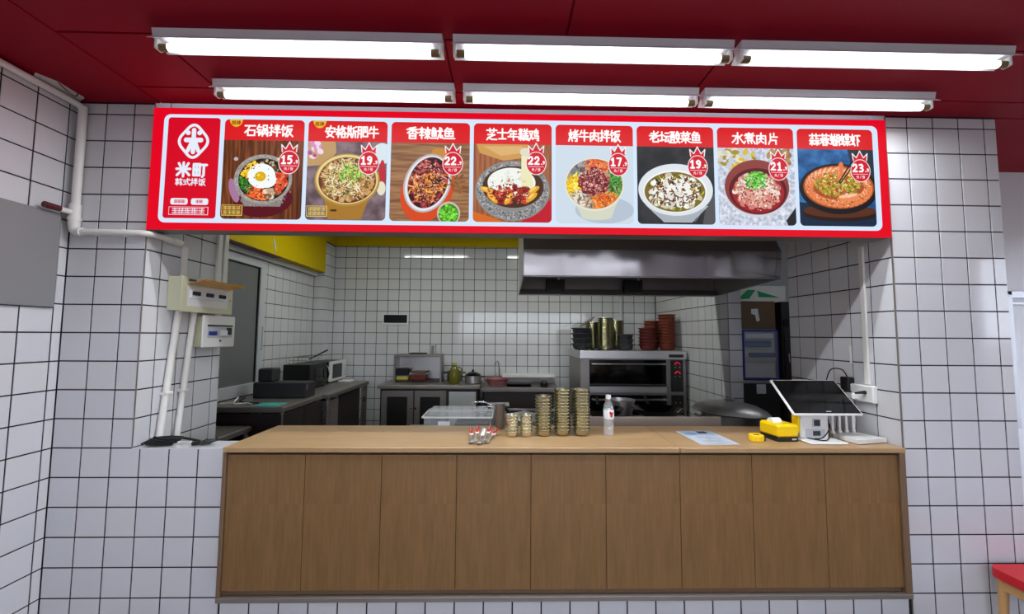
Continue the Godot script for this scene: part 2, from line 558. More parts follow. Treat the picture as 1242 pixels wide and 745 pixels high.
# characters as components with their boxes on the same grid
const GLYPHS := {
	"石": [["shi", 0, 0, 20, 20]], "锅": [["metal", 0, 0, 8, 20], ["guo", 9, 0, 20, 20]], "拌": [["hand", 0, 0, 7, 20], ["ban", 8, 0, 20, 20]],
	"饭": [["food", 0, 0, 7, 20], ["fan", 8, 0, 20, 20]], "安": [["an", 0, 0, 20, 20]], "格": [["wood", 0, 0, 8, 20], ["ge", 8, 0, 20, 20]],
	"斯": [["qi", 0, 0, 10, 20], ["jin", 11, 0, 20, 20]], "肥": [["moon", 0, 0, 8, 20], ["ba", 10, 0, 20, 20]], "牛": [["niu", 0, 0, 20, 20]],
	"香": [["he", 0, 0, 20, 11], ["sun", 2, 11, 18, 20]], "辣": [["xin", 0, 0, 9, 20], ["shu", 10, 0, 20, 20]], "鱿": [["yu", 0, 0, 10, 20], ["you", 11, 0, 20, 20]],
	"鱼": [["yu", 0, 0, 20, 20]], "芝": [["grass", 0, 0, 20, 6], ["zhi", 0, 7, 20, 20]], "士": [["scholar", 0, 0, 20, 20]], "年": [["nian", 0, 0, 20, 20]],
	"糕": [["mi", 0, 0, 8, 20], ["gao", 9, 0, 20, 20]], "鸡": [["again", 0, 1, 8, 20], ["bird", 9, 0, 20, 20]], "烤": [["fire", 0, 0, 8, 20], ["kao", 8, 0, 20, 20]],
	"肉": [["rou", 0, 0, 20, 20]], "老": [["lao", 0, 0, 20, 20]], "坛": [["soil", 0, 0, 8, 20], ["cloud", 9, 0, 20, 20]], "酸": [["you3", 0, 0, 9, 20], ["qun", 10, 0, 20, 20]],
	"菜": [["grass", 0, 0, 20, 6], ["cai", 0, 6, 20, 20]], "水": [["water", 0, 0, 20, 20]], "煮": [["zhe", 1, 0, 19, 14], ["dots", 0, 15, 20, 20]], "片": [["pian", 1, 0, 19, 20]],
	"蒜": [["grass", 0, 0, 20, 6], ["show", 0, 7, 9, 20], ["show", 11, 7, 20, 20]], "蓉": [["grass", 0, 0, 20, 5], ["rong", 1, 6, 19, 20]],
	"蝴": [["bug", 0, 0, 7, 20], ["gu", 7, 0, 13, 20], ["moon", 14, 0, 20, 20]], "蝶": [["bug", 0, 0, 8, 20], ["ye", 9, 0, 20, 20]], "虾": [["bug", 0, 0, 9, 20], ["xia", 10, 0, 20, 20]],
	"米": [["mi", 0, 0, 20, 20]], "町": [["field", 0, 0, 11, 20], ["ding", 11, 0, 20, 20]], "韩": [["dawn", 0, 0, 10, 20], ["wei", 11, 0, 20, 20]], "式": [["style", 0, 0, 20, 20]],
	"招": [["hand", 0, 0, 7, 20], ["zhao", 8, 0, 20, 20]], "牌": [["pian", 0, 0, 9, 20], ["bei", 10, 0, 20, 20]], "元": [["yuan", 0, 0, 20, 20]], "份": [["man", 0, 0, 8, 20], ["fen", 8, 0, 20, 20]],
	"/": [["slash", 0, 0, 20, 20]], "0": [["0", 0, 0, 20, 20]], "1": [["1", 0, 0, 20, 20]], "2": [["2", 0, 0, 20, 20]], "3": [["3", 0, 0, 20, 20]], "5": [["5", 0, 0, 20, 20]], "7": [["7", 0, 0, 20, 20]], "9": [["9", 0, 0, 20, 20]],
}

func glyph(cv: Canvas, ch: String, x: float, y: float, w: float, h: float, t: float, c: Color) -> void:
	for g in GLYPHS.get(ch, []):
		var gw: float = (g[3] - g[1]) / 20.0
		var gh: float = (g[4] - g[2]) / 20.0
		for s in STROKES[g[0]]:
			for k in range(0, s.size() - 2, 2):
				cv.seg(x + (g[1] + s[k] * gw) / 20.0 * w, y + (g[2] + s[k + 1] * gh) / 20.0 * h, x + (g[1] + s[k + 2] * gw) / 20.0 * w, y + (g[2] + s[k + 3] * gh) / 20.0 * h, t, c)

func words(cv: Canvas, text: String, x: float, y: float, w: float, h: float, gap: float, t: float, c: Color) -> void:
	for i in text.length():
		glyph(cv, text[i], x + i * (w + gap), y, w, h, t, c)

# small print that the photograph does not let one read: rows of stroke-like marks
func small_print(cv: Canvas, x: float, y: float, n: int, s: float, gap: float, t: float, c: Color) -> void:
	for i in n:
		var x0 := x + i * (s + gap)
		for k in 3:
			cv.seg(x0, y + s * (0.1 + 0.4 * k), x0 + s, y + s * (0.1 + 0.4 * k), t, c)
		cv.seg(x0 + s * rng.randf_range(0.25, 0.75), y, x0 + s * 0.5, y + s, t, c)
		if rng.randf() < 0.6:
			cv.seg(x0, y, x0, y + s, t, c)

# scattered strips (noodles, shreds, meat) inside an ellipse
func strips(cv: Canvas, cx: float, cy: float, rx: float, ry: float, n: int, ln: float, t: float, cols: Array, a0 := 0.0, a1 := TAU) -> void:
	for i in n:
		var r := sqrt(rng.randf())
		var q := rng.randf_range(a0, a1)
		var x := cx + cos(q) * rx * r
		var y := cy + sin(q) * ry * r
		var g := rng.randf() * TAU
		var c: Color = cols[rng.randi() % cols.size()]
		var l := ln * rng.randf_range(0.5, 1.2)
		var bend := rng.randf_range(-0.7, 0.7)
		var xm := x + cos(g) * l * 0.5
		var ym := y + sin(g) * l * 0.5
		cv.seg(x, y, xm, ym, t, c)
		cv.seg(xm, ym, xm + cos(g + bend) * l * 0.5, ym + sin(g + bend) * l * 0.5, t, c)

func lumps(cv: Canvas, cx: float, cy: float, rx: float, ry: float, n: int, s: float, cols: Array, a0 := 0.0, a1 := TAU, r0 := 0.0) -> void:
	for i in n:
		var r := sqrt(lerpf(r0 * r0, 1.0, rng.randf()))
		var q := rng.randf_range(a0, a1)
		var c: Color = cols[rng.randi() % cols.size()]
		var k := s * rng.randf_range(0.5, 1.2)
		cv.blob(cx + cos(q) * rx * r, cy + sin(q) * ry * r, k, k * rng.randf_range(0.5, 0.9), c, 1.0, rng.randf() * PI)

# tiny pale and dark flecks, drawn as highlights into the printed food pictures
func glints(cv: Canvas, cx: float, cy: float, rx: float, ry: float, n: int) -> void:
	for i in n:
		var r := sqrt(rng.randf())
		var q := rng.randf() * TAU
		var k := rng.randf_range(1.0, 2.0)
		cv.blob(cx + cos(q) * rx * r, cy + sin(q) * ry * r, k * 1.4, k, Color("fff6e8") if i % 2 else Color("2a1410"), 0.8, rng.randf() * PI)

func hexes(list: Array) -> Array:
	return list.map(func(s): return Color(s))

const PW := 288
const PH := 370
const HEAD := 78

func dish(k: int) -> Canvas:
	var cv := Canvas.new(PW, PH, Color("e9f0f6"))
	match k:
		0:   # stone pot with an egg, on dark wood
			cv.grain(HEAD, PH, Color("4a2412"), Color("8a4c28"), 6.0, 0.35, 3)
			cv.blob(150, 300, 105, 62, Color("5a0f1c"), 1.0, -0.1)
			cv.blob(44, 265, 16, 46, Color("a878a0"), 1.0, -0.3)
			cv.poly([Vector2(52, 230), Vector2(238, 230), Vector2(212, 322), Vector2(82, 322)], Color("8c8580"))
			lumps(cv, 145, 290, 88, 34, 260, 3.0, hexes(["6e6864", "a39b95", "857d78"]))
			cv.blob(146, 222, 104, 92, Color("a09a96"))
			lumps(cv, 146, 222, 100, 88, 240, 3.0, hexes(["8a8480", "bcb6b1"]), 0.0, TAU, 0.9)
			cv.blob(148, 224, 90, 79, Color("2c1c14"))
			cv.clip = [148, 224, 88, 77, 0.0]
			lumps(cv, 148, 224, 84, 72, 60, 9, hexes(["f4c20c", "e0a010", "ffd83a"]), 3.3, 4.4, 0.4)
			lumps(cv, 148, 224, 84, 72, 90, 6, hexes(["2f7a22", "56a834", "1f5a18"]), 2.35, 3.25, 0.4)
			strips(cv, 148, 232, 72, 66, 70, 24, 5, hexes(["f0662a", "d8481c", "ff8a48"]), 1.4, 2.3)
			lumps(cv, 148, 224, 80, 72, 34, 9, hexes(["e8d8c0", "8a5a3c", "c4a384"]), 0.75, 1.4, 0.5)
			lumps(cv, 148, 224, 84, 72, 60, 9, hexes(["e2522c", "c43420", "f07a4a"]), -0.5, 0.75, 0.5)
			lumps(cv, 148, 224, 84, 72, 40, 7, hexes(["6a5038", "c9b48c", "4d3a28"]), 4.5, 5.7, 0.55)
			cv.blob(140, 210, 50, 46, Color("f6fafa"))
			cv.blob(160, 224, 34, 30, Color("f6fafa"))
			cv.blob(136, 212, 20, 18, Color("e0b008"))
			cv.blob(130, 207, 7, 6, Color("f6dc50"))
			glints(cv, 148, 224, 80, 70, 90)
			cv.clip = []
			cv.blob(46, 148, 8, 7, Color("c0b4c0"))
			lumps(cv, 230, 200, 40, 120, 5, 4, hexes(["dfeac0", "c8b48c"]))
		1:   # brass pot of noodles and beef
			cv.grain(HEAD, PH, Color("5c4a50"), Color("8d7880"), 1.2, 1.2, 5)
			cv.poly([Vector2(0, 78), Vector2(100, 78), Vector2(104, 120), Vector2(60, 165), Vector2(0, 172)], Color("c09a68"))
			lumps(cv, 22, 105, 32, 32, 22, 12, hexes(["d890c0", "b0508c", "f0d8ea"]))
			cv.blob(270, 120, 34, 40, Color("d8e6ee"))
			cv.blob(272, 200, 12, 56, Color("c02838"))
			cv.blob(270, 250, 16, 26, Color("e6e2c8"))
			cv.poly([Vector2(60, 260), Vector2(236, 260), Vector2(200, 366), Vector2(80, 366)], Color("a8782c"))
			cv.rect(90, 330, 112, 338, Color("4a3010"))
			cv.blob(146, 220, 118, 98, Color("b08a3c"))
			cv.blob(146, 218, 112, 92, Color("e8d28c"))
			cv.blob(147, 221, 104, 85, Color("6c3a24"))
			cv.clip = [147, 221, 102, 83, 0.0]
			lumps(cv, 147, 224, 92, 76, 80, 15, hexes(["b07a44", "8e5a30", "caa06a"]))
			strips(cv, 140, 214, 82, 68, 240, 34, 3.5, hexes(["ecd9a4", "d8b878", "f4e8c4", "c8a060"]))
			strips(cv, 160, 196, 44, 32, 60, 14, 5, hexes(["8cd03c", "b8e060", "5fae28"]))
			lumps(cv, 210, 245, 28, 36, 12, 11, hexes(["c89450", "9a6430"]))
			strips(cv, 150, 225, 84, 66, 90, 14, 2.5, hexes(["5a3018", "7a4a24", "4a7a20"]))
			glints(cv, 147, 221, 90, 72, 140)
			cv.clip = []
		2:   # shredded squid in an oval iron dish
			cv.grain(HEAD, PH, Color("7a5238"), Color("ad8058"), 0.5, 7.0, 8)
			cv.blob(136, 250, 92, 128, Color("d84a1e"), 1.0, 0.42)
			cv.blob(196, 130, 52, 30, Color("c88838"), 1.0, 0.4)
			cv.blob(135, 228, 84, 112, Color("b8b4ba"), 1.0, 0.34)
			cv.blob(135, 228, 78, 106, Color("e8e6ea"), 1.0, 0.34)
			cv.blob(137, 226, 70, 98, Color("3c1418"), 1.0, 0.34)
			cv.clip = [137, 226, 69, 97, 0.34]
			strips(cv, 138, 226, 58, 82, 200, 32, 7, hexes(["8c2430", "a8383c", "64141e", "c25a50"]))
			strips(cv, 136, 232, 54, 50, 60, 34, 6, hexes(["e08a2c", "c86a24", "f0b058"]))
			strips(cv, 138, 226, 54, 78, 50, 14, 3, hexes(["f0c8b8", "d88878"]))
			strips(cv, 138, 226, 56, 80, 70, 16, 3, hexes(["2c0a0e", "4a1218"]))
			glints(cv, 137, 226, 60, 84, 120)
			cv.clip = []
			strips(cv, 246, 236, 26, 32, 30, 26, 4, hexes(["7c4a2c", "a06838"]))
			cv.blob(214, 340, 42, 44, Color("c8c2b0"))
			cv.blob(214, 342, 36, 38, Color("3c7a1c"))
			lumps(cv, 214, 342, 32, 34, 110, 6, hexes(["66c830", "8ee84c", "4aa020"]))
		3:   # cheese and rice cakes in a stone bowl
			cv.grain(HEAD, PH, Color("8a4c30"), Color("b0704a"), 6.0, 0.4, 11)
			cv.poly([Vector2(10, 78), Vector2(200, 78), Vector2(200, 126), Vector2(110, 140), Vector2(22, 112)], Color("cf9a54"))
			cv.poly([Vector2(36, 86), Vector2(180, 84), Vector2(176, 110), Vector2(100, 122)], Color("ddb070"))
			cv.poly([Vector2(0, 330), Vector2(60, 350), Vector2(120, 370), Vector2(0, 370)], Color("d86a24"))
			cv.poly([Vector2(170, 370), Vector2(288, 280), Vector2(288, 370)], Color("c01c2c"))
			cv.blob(144, 252, 136, 112, Color("8d8d8d"))
			lumps(cv, 144, 252, 130, 106, 900, 3.4, hexes(["5e5e60", "c4c4c2", "77777a", "a9a9a8"]), 0.0, TAU, 0.75)
			cv.blob(146, 238, 112, 78, Color("4a2c1e"))
			cv.blob(140, 222, 88, 56, Color("f2f4ee"))
			cv.blob(104, 250, 50, 36, Color("f2f4ee"))
			lumps(cv, 150, 218, 80, 40, 18, 8, hexes(["d8d4c8", "c4864c", "e4e0d4"]))
			lumps(cv, 130, 225, 84, 40, 60, 3, hexes(["c8ccc4", "ffffff", "b8a890"]))
			cv.poly([Vector2(176, 120), Vector2(204, 120), Vector2(220, 230), Vector2(196, 280), Vector2(176, 240)], Color("ece8bc"))
			cv.blob(190, 106, 20, 16, Color("e0dcc8"))
			lumps(cv, 130, 268, 84, 34, 46, 14, hexes(["a83020", "8a2018", "c8482c"]))
			for q in [[70, 280, 0.8], [130, 282, -1.0], [220, 250, -0.6], [214, 276, -0.7], [50, 250, 0.3]]:
				cv.blob(q[0], q[1], 26, 10, Color("eaa828"), 1.0, q[2])
				cv.blob(q[0] - 3, q[1] - 3, 17, 4, Color("f8d46c"), 1.0, q[2])
			lumps(cv, 130, 264, 86, 36, 90, 4, hexes(["701810", "e8785c", "d85a3c", "5a140c"]))
			glints(cv, 140, 250, 90, 44, 60)
		4:   # rice bowl with beef and vegetables, on white
			cv.rect(0, HEAD, PW, PH, Color("cfdcea"))
			cv.blob(180, 320, 108, 50, Color("b6c4d4"))
			cv.poly([Vector2(36, 220), Vector2(252, 220), Vector2(206, 346), Vector2(96, 346)], Color("d4d8c4"))
			cv.blob(150, 344, 56, 14, Color("d4d8c4"))
			cv.blob(143, 224, 110, 100, Color("e6e4d2"))
			cv.blob(143, 222, 104, 94, Color("b09a78"))
			cv.clip = [143, 222, 103, 93, 0.0]
			lumps(cv, 143, 222, 98, 88, 60, 14, hexes(["787c84", "a0a4ac", "5c6068"]), 3.7, 4.5, 0.35)
			strips(cv, 158, 150, 46, 26, 80, 22, 5, hexes(["f07030", "d04828", "f89850"]))
			strips(cv, 70, 236, 36, 46, 90, 20, 6, hexes(["f8d820", "e8b810", "fff060"]))
			strips(cv, 220, 222, 30, 46, 90, 20, 5, hexes(["3c8c30", "62b048", "286020"]))
			strips(cv, 176, 288, 52, 26, 100, 26, 5, hexes(["f07820", "e05810", "ffa048"]))
			strips(cv, 100, 278, 38, 28, 50, 20, 9, hexes(["e8e0d4", "c0b4a4", "8c7c6c"]))
			lumps(cv, 142, 214, 54, 50, 200, 9, hexes(["a84040", "8a2c30", "c86860", "6c2024", "d8948c"]))
			lumps(cv, 142, 214, 50, 46, 160, 4, hexes(["54181c", "e8b0a8", "7c282c"]))
			strips(cv, 143, 222, 96, 86, 60, 12, 2, hexes(["6a3a18", "3c2a18"]))
			glints(cv, 143, 222, 94, 84, 110)
			cv.clip = []
		5:   # sour cabbage fish in a white bowl, on black
			cv.grain(HEAD, PH, Color("26262a"), Color("3a3a3e"), 0.8, 0.8, 15)
			cv.poly([Vector2(260, 270), Vector2(288, 250), Vector2(288, 370), Vector2(240, 370)], Color("55555a"))
			cv.poly([Vector2(30, 300), Vector2(262, 300), Vector2(200, 362), Vector2(96, 362)], Color("b4bcc4"))
			for i in 24:
				cv.seg(60 + i * 8, 312, 92 + i * 5.2, 358, 2.0, Color("96a0aa"))
			cv.blob(142, 240, 139, 98, Color("dfe6ec"))
			cv.blob(140, 246, 118, 80, Color("f6f8fa"))
			cv.blob(139, 248, 113, 75, Color("7c6a28"))
			cv.clip = [139, 248, 112, 74, 0.0]
			lumps(cv, 139, 246, 98, 62, 90, 15, hexes(["eceae0", "d4d0c0", "fafaf4", "c8c0a4"]))
			strips(cv, 139, 246, 98, 60, 60, 16, 5, hexes(["5c2a20", "8c3c30", "40221c"]))
			strips(cv, 139, 246, 104, 66, 60, 12, 4, hexes(["a8b834", "d4d84c", "6c7c20"]))
			lumps(cv, 139, 246, 90, 54, 130, 4, hexes(["fdfdf8", "8a3a30", "e8e4d4", "301c14"]))
			lumps(cv, 120, 252, 80, 46, 26, 14, hexes(["f2f2ec", "e4e2d8"]))
			strips(cv, 139, 246, 90, 54, 50, 10, 4, hexes(["4a1c16", "7c3028"]))
			glints(cv, 139, 248, 104, 66, 80)
			cv.clip = []
		6:   # boiled pork slices in a red bowl on lace
			cv.grain(HEAD, PH, Color("a8b0c4"), Color("dfe4f0"), 5.0, 5.0, 19)
			for i in 260:
				var x := rng.randf() * PW
				var y := rng.randf_range(HEAD, PH)
				cv.blob(x, y, rng.randf_range(3, 8), rng.randf_range(3, 8), Color("f2f5fc"), 0.5)
			cv.poly([Vector2(250, 350), Vector2(288, 300), Vector2(288, 370), Vector2(256, 370)], Color("26262c"))
			lumps(cv, 70, 118, 70, 34, 60, 14, hexes(["d8b834", "a88c24", "e8e0b8", "c4ccd4"]))
			lumps(cv, 240, 110, 50, 30, 20, 14, hexes(["b48c58", "94704c"]))
			cv.blob(144, 236, 122, 104, Color("d0d6e4"))
			cv.blob(144, 226, 121, 104, Color("8c3c38"))
			cv.blob(147, 240, 108, 86, Color("5a1018"))
			cv.blob(148, 246, 98, 76, Color("a02028"))
			cv.clip = [148, 244, 98, 78, 0.0]
			lumps(cv, 142, 240, 88, 62, 100, 13, hexes(["e8c8bc", "d8a498", "f2e0d4", "c48478"]))
			lumps(cv, 140, 236, 82, 56, 150, 5, hexes(["f0e8dc", "dcb890", "c86c5c"]))
			lumps(cv, 150, 270, 70, 34, 40, 14, hexes(["e0a090", "d47c70", "f0c8b8"]))
			strips(cv, 142, 200, 40, 34, 180, 12, 4, hexes(["3fae28", "6ad040", "268018", "8ee060"]))
			lumps(cv, 150, 262, 80, 46, 90, 4, hexes(["8a1c20", "b84840", "f8ece4"]))
			glints(cv, 148, 246, 90, 70, 120)
			cv.clip = []
		_:   # prawns in an iron pan, blue cloth
			cv.grain(HEAD, PH, Color("1a4c84"), Color("3a78b8"), 1.5, 1.5, 23)
			cv.poly([Vector2(190, 78), Vector2(288, 78), Vector2(288, 190), Vector2(200, 130)], Color("26343f"))
			cv.poly([Vector2(0, 280), Vector2(288, 310), Vector2(288, 370), Vector2(0, 370)], Color("1a2c44"))
			cv.blob(150, 322, 140, 30, Color("2c1c18"))
			cv.blob(150, 312, 136, 26, Color("58301e"))
			cv.blob(150, 228, 148, 96, Color("1c1a1c"))
			cv.blob(150, 222, 134, 82, Color("a85028"))
			for i in 34:
				var q := TAU * i / 34.0
				var x := 150 + cos(q) * 112
				var y := 222 + sin(q) * 62
				cv.blob(x, y, 22, 13, Color("e8824c"), 1.0, q + 1.0)
				cv.blob(x - 3, y - 4, 15, 5, Color("f8bc90"), 1.0, q + 1.0)
				cv.seg(x - 8, y + 6, x + 8, y - 2, 2, Color("c85828"))
			lumps(cv, 146, 212, 88, 46, 240, 6, hexes(["d8b848", "a8a030", "f0dc80", "c88c30", "78901c"]))
			cv.blob(188, 260, 46, 16, Color("ee8c58"), 1.0, -0.15)
			cv.blob(186, 254, 36, 6, Color("fac8a0"), 1.0, -0.15)
			cv.blob(158, 160, 12, 36, Color("e87c48"), 1.0, 0.2)
			glints(cv, 150, 222, 124, 74, 160)
			cv.seg(232, 80, 152, 204, 5, Color("201a1c"))
			cv.seg(250, 86, 158, 206, 5, Color("35302e"))
	return cv

func price_badge(cv: Canvas, x: float, y: float, whole: String) -> void:
	var red := Color("d2142c")
	var pale := Color("f4eef0")
	var crown := [[-34, -40, -38, -66], [-38, -66, -18, -50], [-18, -50, 0, -76], [0, -76, 18, -50], [18, -50, 38, -66], [38, -66, 34, -40]]
	cv.poly([Vector2(x - 26, y - 36), Vector2(x - 28, y - 66), Vector2(x - 13, y - 50), Vector2(x, y - 76), Vector2(x + 13, y - 50), Vector2(x + 28, y - 66), Vector2(x + 26, y - 36)], red)
	for s in crown:
		cv.seg(x + s[0] * 0.75, y + s[1], x + s[2] * 0.75, y + s[3], 4, pale)
	cv.blob(x, y, 38, 44, pale)
	cv.blob(x, y, 35, 41, red)
	for i in whole.length():
		glyph(cv, whole[i], x - 30 + i * 23, y - 25, 20, 29, 7, Color("ffffff"))
	cv.blob(x + 20, y + 3, 2.5, 2.5, Color("ffffff"))
	glyph(cv, "9", x + 24, y - 9, 8, 12, 3.0, Color("ffffff"))
	cv.seg(x - 28, y + 13, x + 28, y + 13, 2, pale)
	words(cv, "元/份", x - 16, y + 18, 9, 11, 2, 1.8, pale)

func menu_panel(k: int, title: String, whole: String) -> ImageTexture:
	var cv := dish(k)
	cv.rect(0, 0, PW, HEAD, Color("dc1c22"))
	var n := title.length()
	var s := 41.0 if n == 4 else 36.0
	var gap := 3.5 if n == 4 else 3.0
	words(cv, title, (PW - n * s - (n - 1) * gap) / 2 + (14 if k < 2 else 0), 19, s, 42, gap, 6.3, Color("ffffff"))
	if k < 2:
		cv.blob(40, -2, 24, 30, Color("f2b82c"))
		words(cv, "招牌", 24, 5, 14, 14, 3, 2.2, Color("8a4a10"))
		cv.frame(4, 318, 78, 358, 2.5, Color("e8cc60"))
		for r in 2:
			small_print(cv, 12, 323 + r * 16, 4, 12, 3.5, 2.2, Color("e8cc60"))
	price_badge(cv, [236.0, 222.0, 226.0, 230.0, 232.0, 226.0, 228.0, 236.0][k], [158.0, 156.0, 154.0, 148.0, 148.0, 152.0, 156.0, 158.0][k], whole)
	return cv.tex()

func logo_panel() -> ImageTexture:
	var red := Color("d80a26")
	var pale := Color("e6eefc")
	var cv := Canvas.new(256, 500, red)
	var ring := []
	for i in 4:
		var c := Vector2(128, 118) + Vector2(0, -98).rotated(TAU * i / 4) * Vector2(0.86, 1.0)
		ring.append(c)
	for pass_width in [[14.0, pale]]:
		for i in 4:
			var a: Vector2 = ring[i]
			var b: Vector2 = ring[(i + 1) % 4]
			var z: Vector2 = ring[(i + 3) % 4]
			var p0 := a.lerp(z, 0.34)
			var p1 := a.lerp(b, 0.34)
			var last := p0
			for q in range(1, 9):
				var t := q / 8.0
				var cur := p0.lerp(a, t).lerp(a.lerp(p1, t), t)
				cv.seg(last.x, last.y, cur.x, cur.y, pass_width[0], pass_width[1])
				last = cur
			var nx := b.lerp(a, 0.34)
			cv.seg(last.x, last.y, nx.x, nx.y, pass_width[0], pass_width[1])
	# the grain-like emblem inside the rounded diamond
	cv.seg(128, 62, 128, 172, 22, pale)
	cv.seg(92, 112, 164, 112, 24, pale)
	cv.blob(100, 76, 12, 12, pale)
	cv.blob(156, 76, 12, 12, pale)
	cv.seg(120, 122, 102, 166, 20, pale)
	cv.seg(136, 122, 154, 166, 20, pale)
	words(cv, "米町", 54, 226, 66, 68, 14, 13, pale)
	words(cv, "韩式拌饭", 52, 304, 33, 34, 4.5, 5, pale)
	for b in [[34, 402, 118], [134, 402, 218]]:
		cv.rect(b[0], b[1], b[2], b[1] + 32, pale, 8)
	small_print(cv, 54, 410, 3, 14, 4, 2.4, red)
	small_print(cv, 158, 410, 2, 14, 4, 2.4, red)
	cv.frame(28, 444, 220, 484, 2.5, pale)
	small_print(cv, 46, 450, 5, 26, 6, 4.2, pale)
	return cv.tex()

# ---------------------------------------------------------------- the place
func materials() -> void:
	var t0 := mat("tile_a", Color(0.80, 0.80, 0.815), 0.06)
	var t1 := mat("tile_b", Color(0.79, 0.79, 0.805), 0.07)
	var t2 := mat("tile_c", Color(0.805, 0.80, 0.81), 0.05)
	M.tiles = [t0, t1, t2, t0]
	mat("grout", Color(0.085, 0.075, 0.095), 0.9)
	mat("red_paint", Color(0.53, 0.0, 0.11), 0.5, 0.0, 0.22)
	mat("yellow_paint", Color(0.80, 0.69, 0.0), 0.5, 0.0, 0.25)
	mat("white_paint", Color(0.86, 0.86, 0.87), 0.6)
	mat("plaster", Color(0.75, 0.74, 0.73), 0.85)
	mat("floor_tile", Color(0.55, 0.53, 0.51), 0.35)
	mat("pvc", Color(0.86, 0.85, 0.83), 0.38)
	mat("white_plastic", Color(0.87, 0.87, 0.86), 0.35)
	mat("grey_board", Color(0.51, 0.505, 0.515), 0.5)
	mat("maroon", Color(0.30, 0.05, 0.08), 0.5)
	mat("steel", Color(0.74, 0.73, 0.73), 0.34, 0.85)
	mat("steel_dull", Color(0.56, 0.53, 0.52), 0.42, 0.7)
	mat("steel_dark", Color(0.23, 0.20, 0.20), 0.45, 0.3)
	mat("spoon_steel", Color(0.80, 0.80, 0.81), 0.32, 0.8)
	mat("steel_brushed", Color(0.66, 0.60, 0.55), 0.5, 0.45)
	mat("chrome", Color(0.86, 0.86, 0.87), 0.12, 1.0)
	mat("alu", Color(0.76, 0.77, 0.79), 0.35, 0.2)
	mat("black_plastic", Color(0.055, 0.055, 0.06), 0.4)
	mat("black_gloss", Color(0.02, 0.02, 0.024), 0.08)
	mat("charcoal", Color(0.17, 0.17, 0.18), 0.6)
	mat("navy", Color(0.05, 0.06, 0.10), 0.3)
	mat("rubber", Color(0.05, 0.05, 0.05), 0.7)
	mat("brass", Color(0.71, 0.69, 0.57), 0.26, 1.0)
	mat("brass_pale", Color(0.90, 0.89, 0.79), 0.27, 1.0)
	mat("stoneware", Color(0.22, 0.22, 0.24), 0.6)
	mat("terracotta", Color(0.46, 0.19, 0.09), 0.6)
	mat("terracotta_red", Color(0.37, 0.09, 0.06), 0.6)
	mat("yellow_plastic", Color(0.96, 0.80, 0.02), 0.3)
	mat("paper", Color(0.90, 0.91, 0.93), 0.7)
	mat("teal", Color(0.25, 0.72, 0.68), 0.6)
	mat("red_plastic", Color(0.72, 0.07, 0.11), 0.35)
	mat("green_plastic", Color(0.10, 0.58, 0.36), 0.4)
	mat("cardboard", Color(0.42, 0.33, 0.25), 0.85)
	mat("blue_print", Color(0.10, 0.16, 0.55), 0.4)
	mat("beige_steel", Color(0.80, 0.80, 0.68), 0.45)
	mat("socket_brown", Color(0.42, 0.34, 0.18), 0.4)
	mat("lamp_housing", Color(0.86, 0.86, 0.88), 0.35)
	mat("seat_red", Color(0.74, 0.04, 0.10), 0.5)
	mat("oak", Color(0.72, 0.55, 0.35), 0.5)
	mat("olive_oil", Color(0.40, 0.39, 0.12), 0.25)
	mat("food_box_yellow", Color(0.70, 0.66, 0.30), 0.4)
	mat("carton_speckled", Color(0.62, 0.58, 0.58), 0.8)
	M.carton_speckled.albedo_texture = noise_tex(0.09, Color(0.35, 0.3, 0.32), Color(1, 1, 1), 31, 128)
	M.carton_speckled.uv1_triplanar = true
	M.carton_speckled.uv1_scale = Vector3(5, 5, 5)
	var w := mat("wood_front", Color(1, 1, 1), 0.42)
	w.albedo_texture = grain_tex(Color(0.455, 0.33, 0.175), Color(0.525, 0.385, 0.225), 7, false)
	w.uv1_triplanar = true
	w.uv1_world_triplanar = true
	w.uv1_scale = Vector3(1.3, 1.3, 1.3)
	w = mat("wood_top", Color(1, 1, 1), 0.36)
	w.albedo_texture = grain_tex(Color(0.64, 0.515, 0.36), Color(0.70, 0.57, 0.41), 9, true)
	w.uv1_triplanar = true
	w.uv1_world_triplanar = true
	w.uv1_scale = Vector3(1.1, 1.1, 1.1)
	mat("wood_edge", Color(0.44, 0.34, 0.25), 0.5)
	mat("wood_dark", Color(0.20, 0.13, 0.09), 0.6)
	mat("rail_metal", Color(0.56, 0.53, 0.50), 0.4, 0.6)
	var g := mat("clear_plastic", Color(0.92, 0.95, 0.97, 0.12), 0.08)
	g.transparency = BaseMaterial3D.TRANSPARENCY_ALPHA
	g = mat("window_glass", Color(0.9, 0.94, 0.95, 0.08), 0.03)
	g.transparency = BaseMaterial3D.TRANSPARENCY_ALPHA
	g = mat("amber_plastic", Color(0.90, 0.62, 0.04, 0.7), 0.2)
	g.transparency = BaseMaterial3D.TRANSPARENCY_ALPHA
	g = mat("bottle_plastic", Color(0.93, 0.95, 0.97, 0.12), 0.06)
	g.transparency = BaseMaterial3D.TRANSPARENCY_ALPHA
	mat("hood_steel", Color(0.70, 0.69, 0.71), 0.14, 1.0)
	var wn := FastNoiseLite.new()
	wn.seed = 4
	wn.frequency = 0.009
	wn.fractal_octaves = 2
	var wt := NoiseTexture2D.new()
	wt.width = 256
	wt.height = 256
	wt.seamless = true
	wt.as_normal_map = true
	wt.bump_strength = 6.0
	wt.noise = wn
	M.hood_steel.normal_enabled = true
	M.hood_steel.normal_texture = wt
	M.hood_steel.normal_scale = 0.3
	M.hood_steel.uv1_triplanar = true
	M.hood_steel.uv1_scale = Vector3(0.9, 0.9, 0.9)
	mat("smoked_pane", Color(0.43, 0.43, 0.44), 0.35)
	mat("oven_lamp", Color(0.3, 0.02, 0.04), 0.4)
	M.oven_lamp.emission_enabled = true
	M.oven_lamp.emission = Color(1.0, 0.12, 0.22)
	M.oven_lamp.emission_energy_multiplier = 0.9
	mat("tube_glow", Color(1, 1, 1), 0.4)
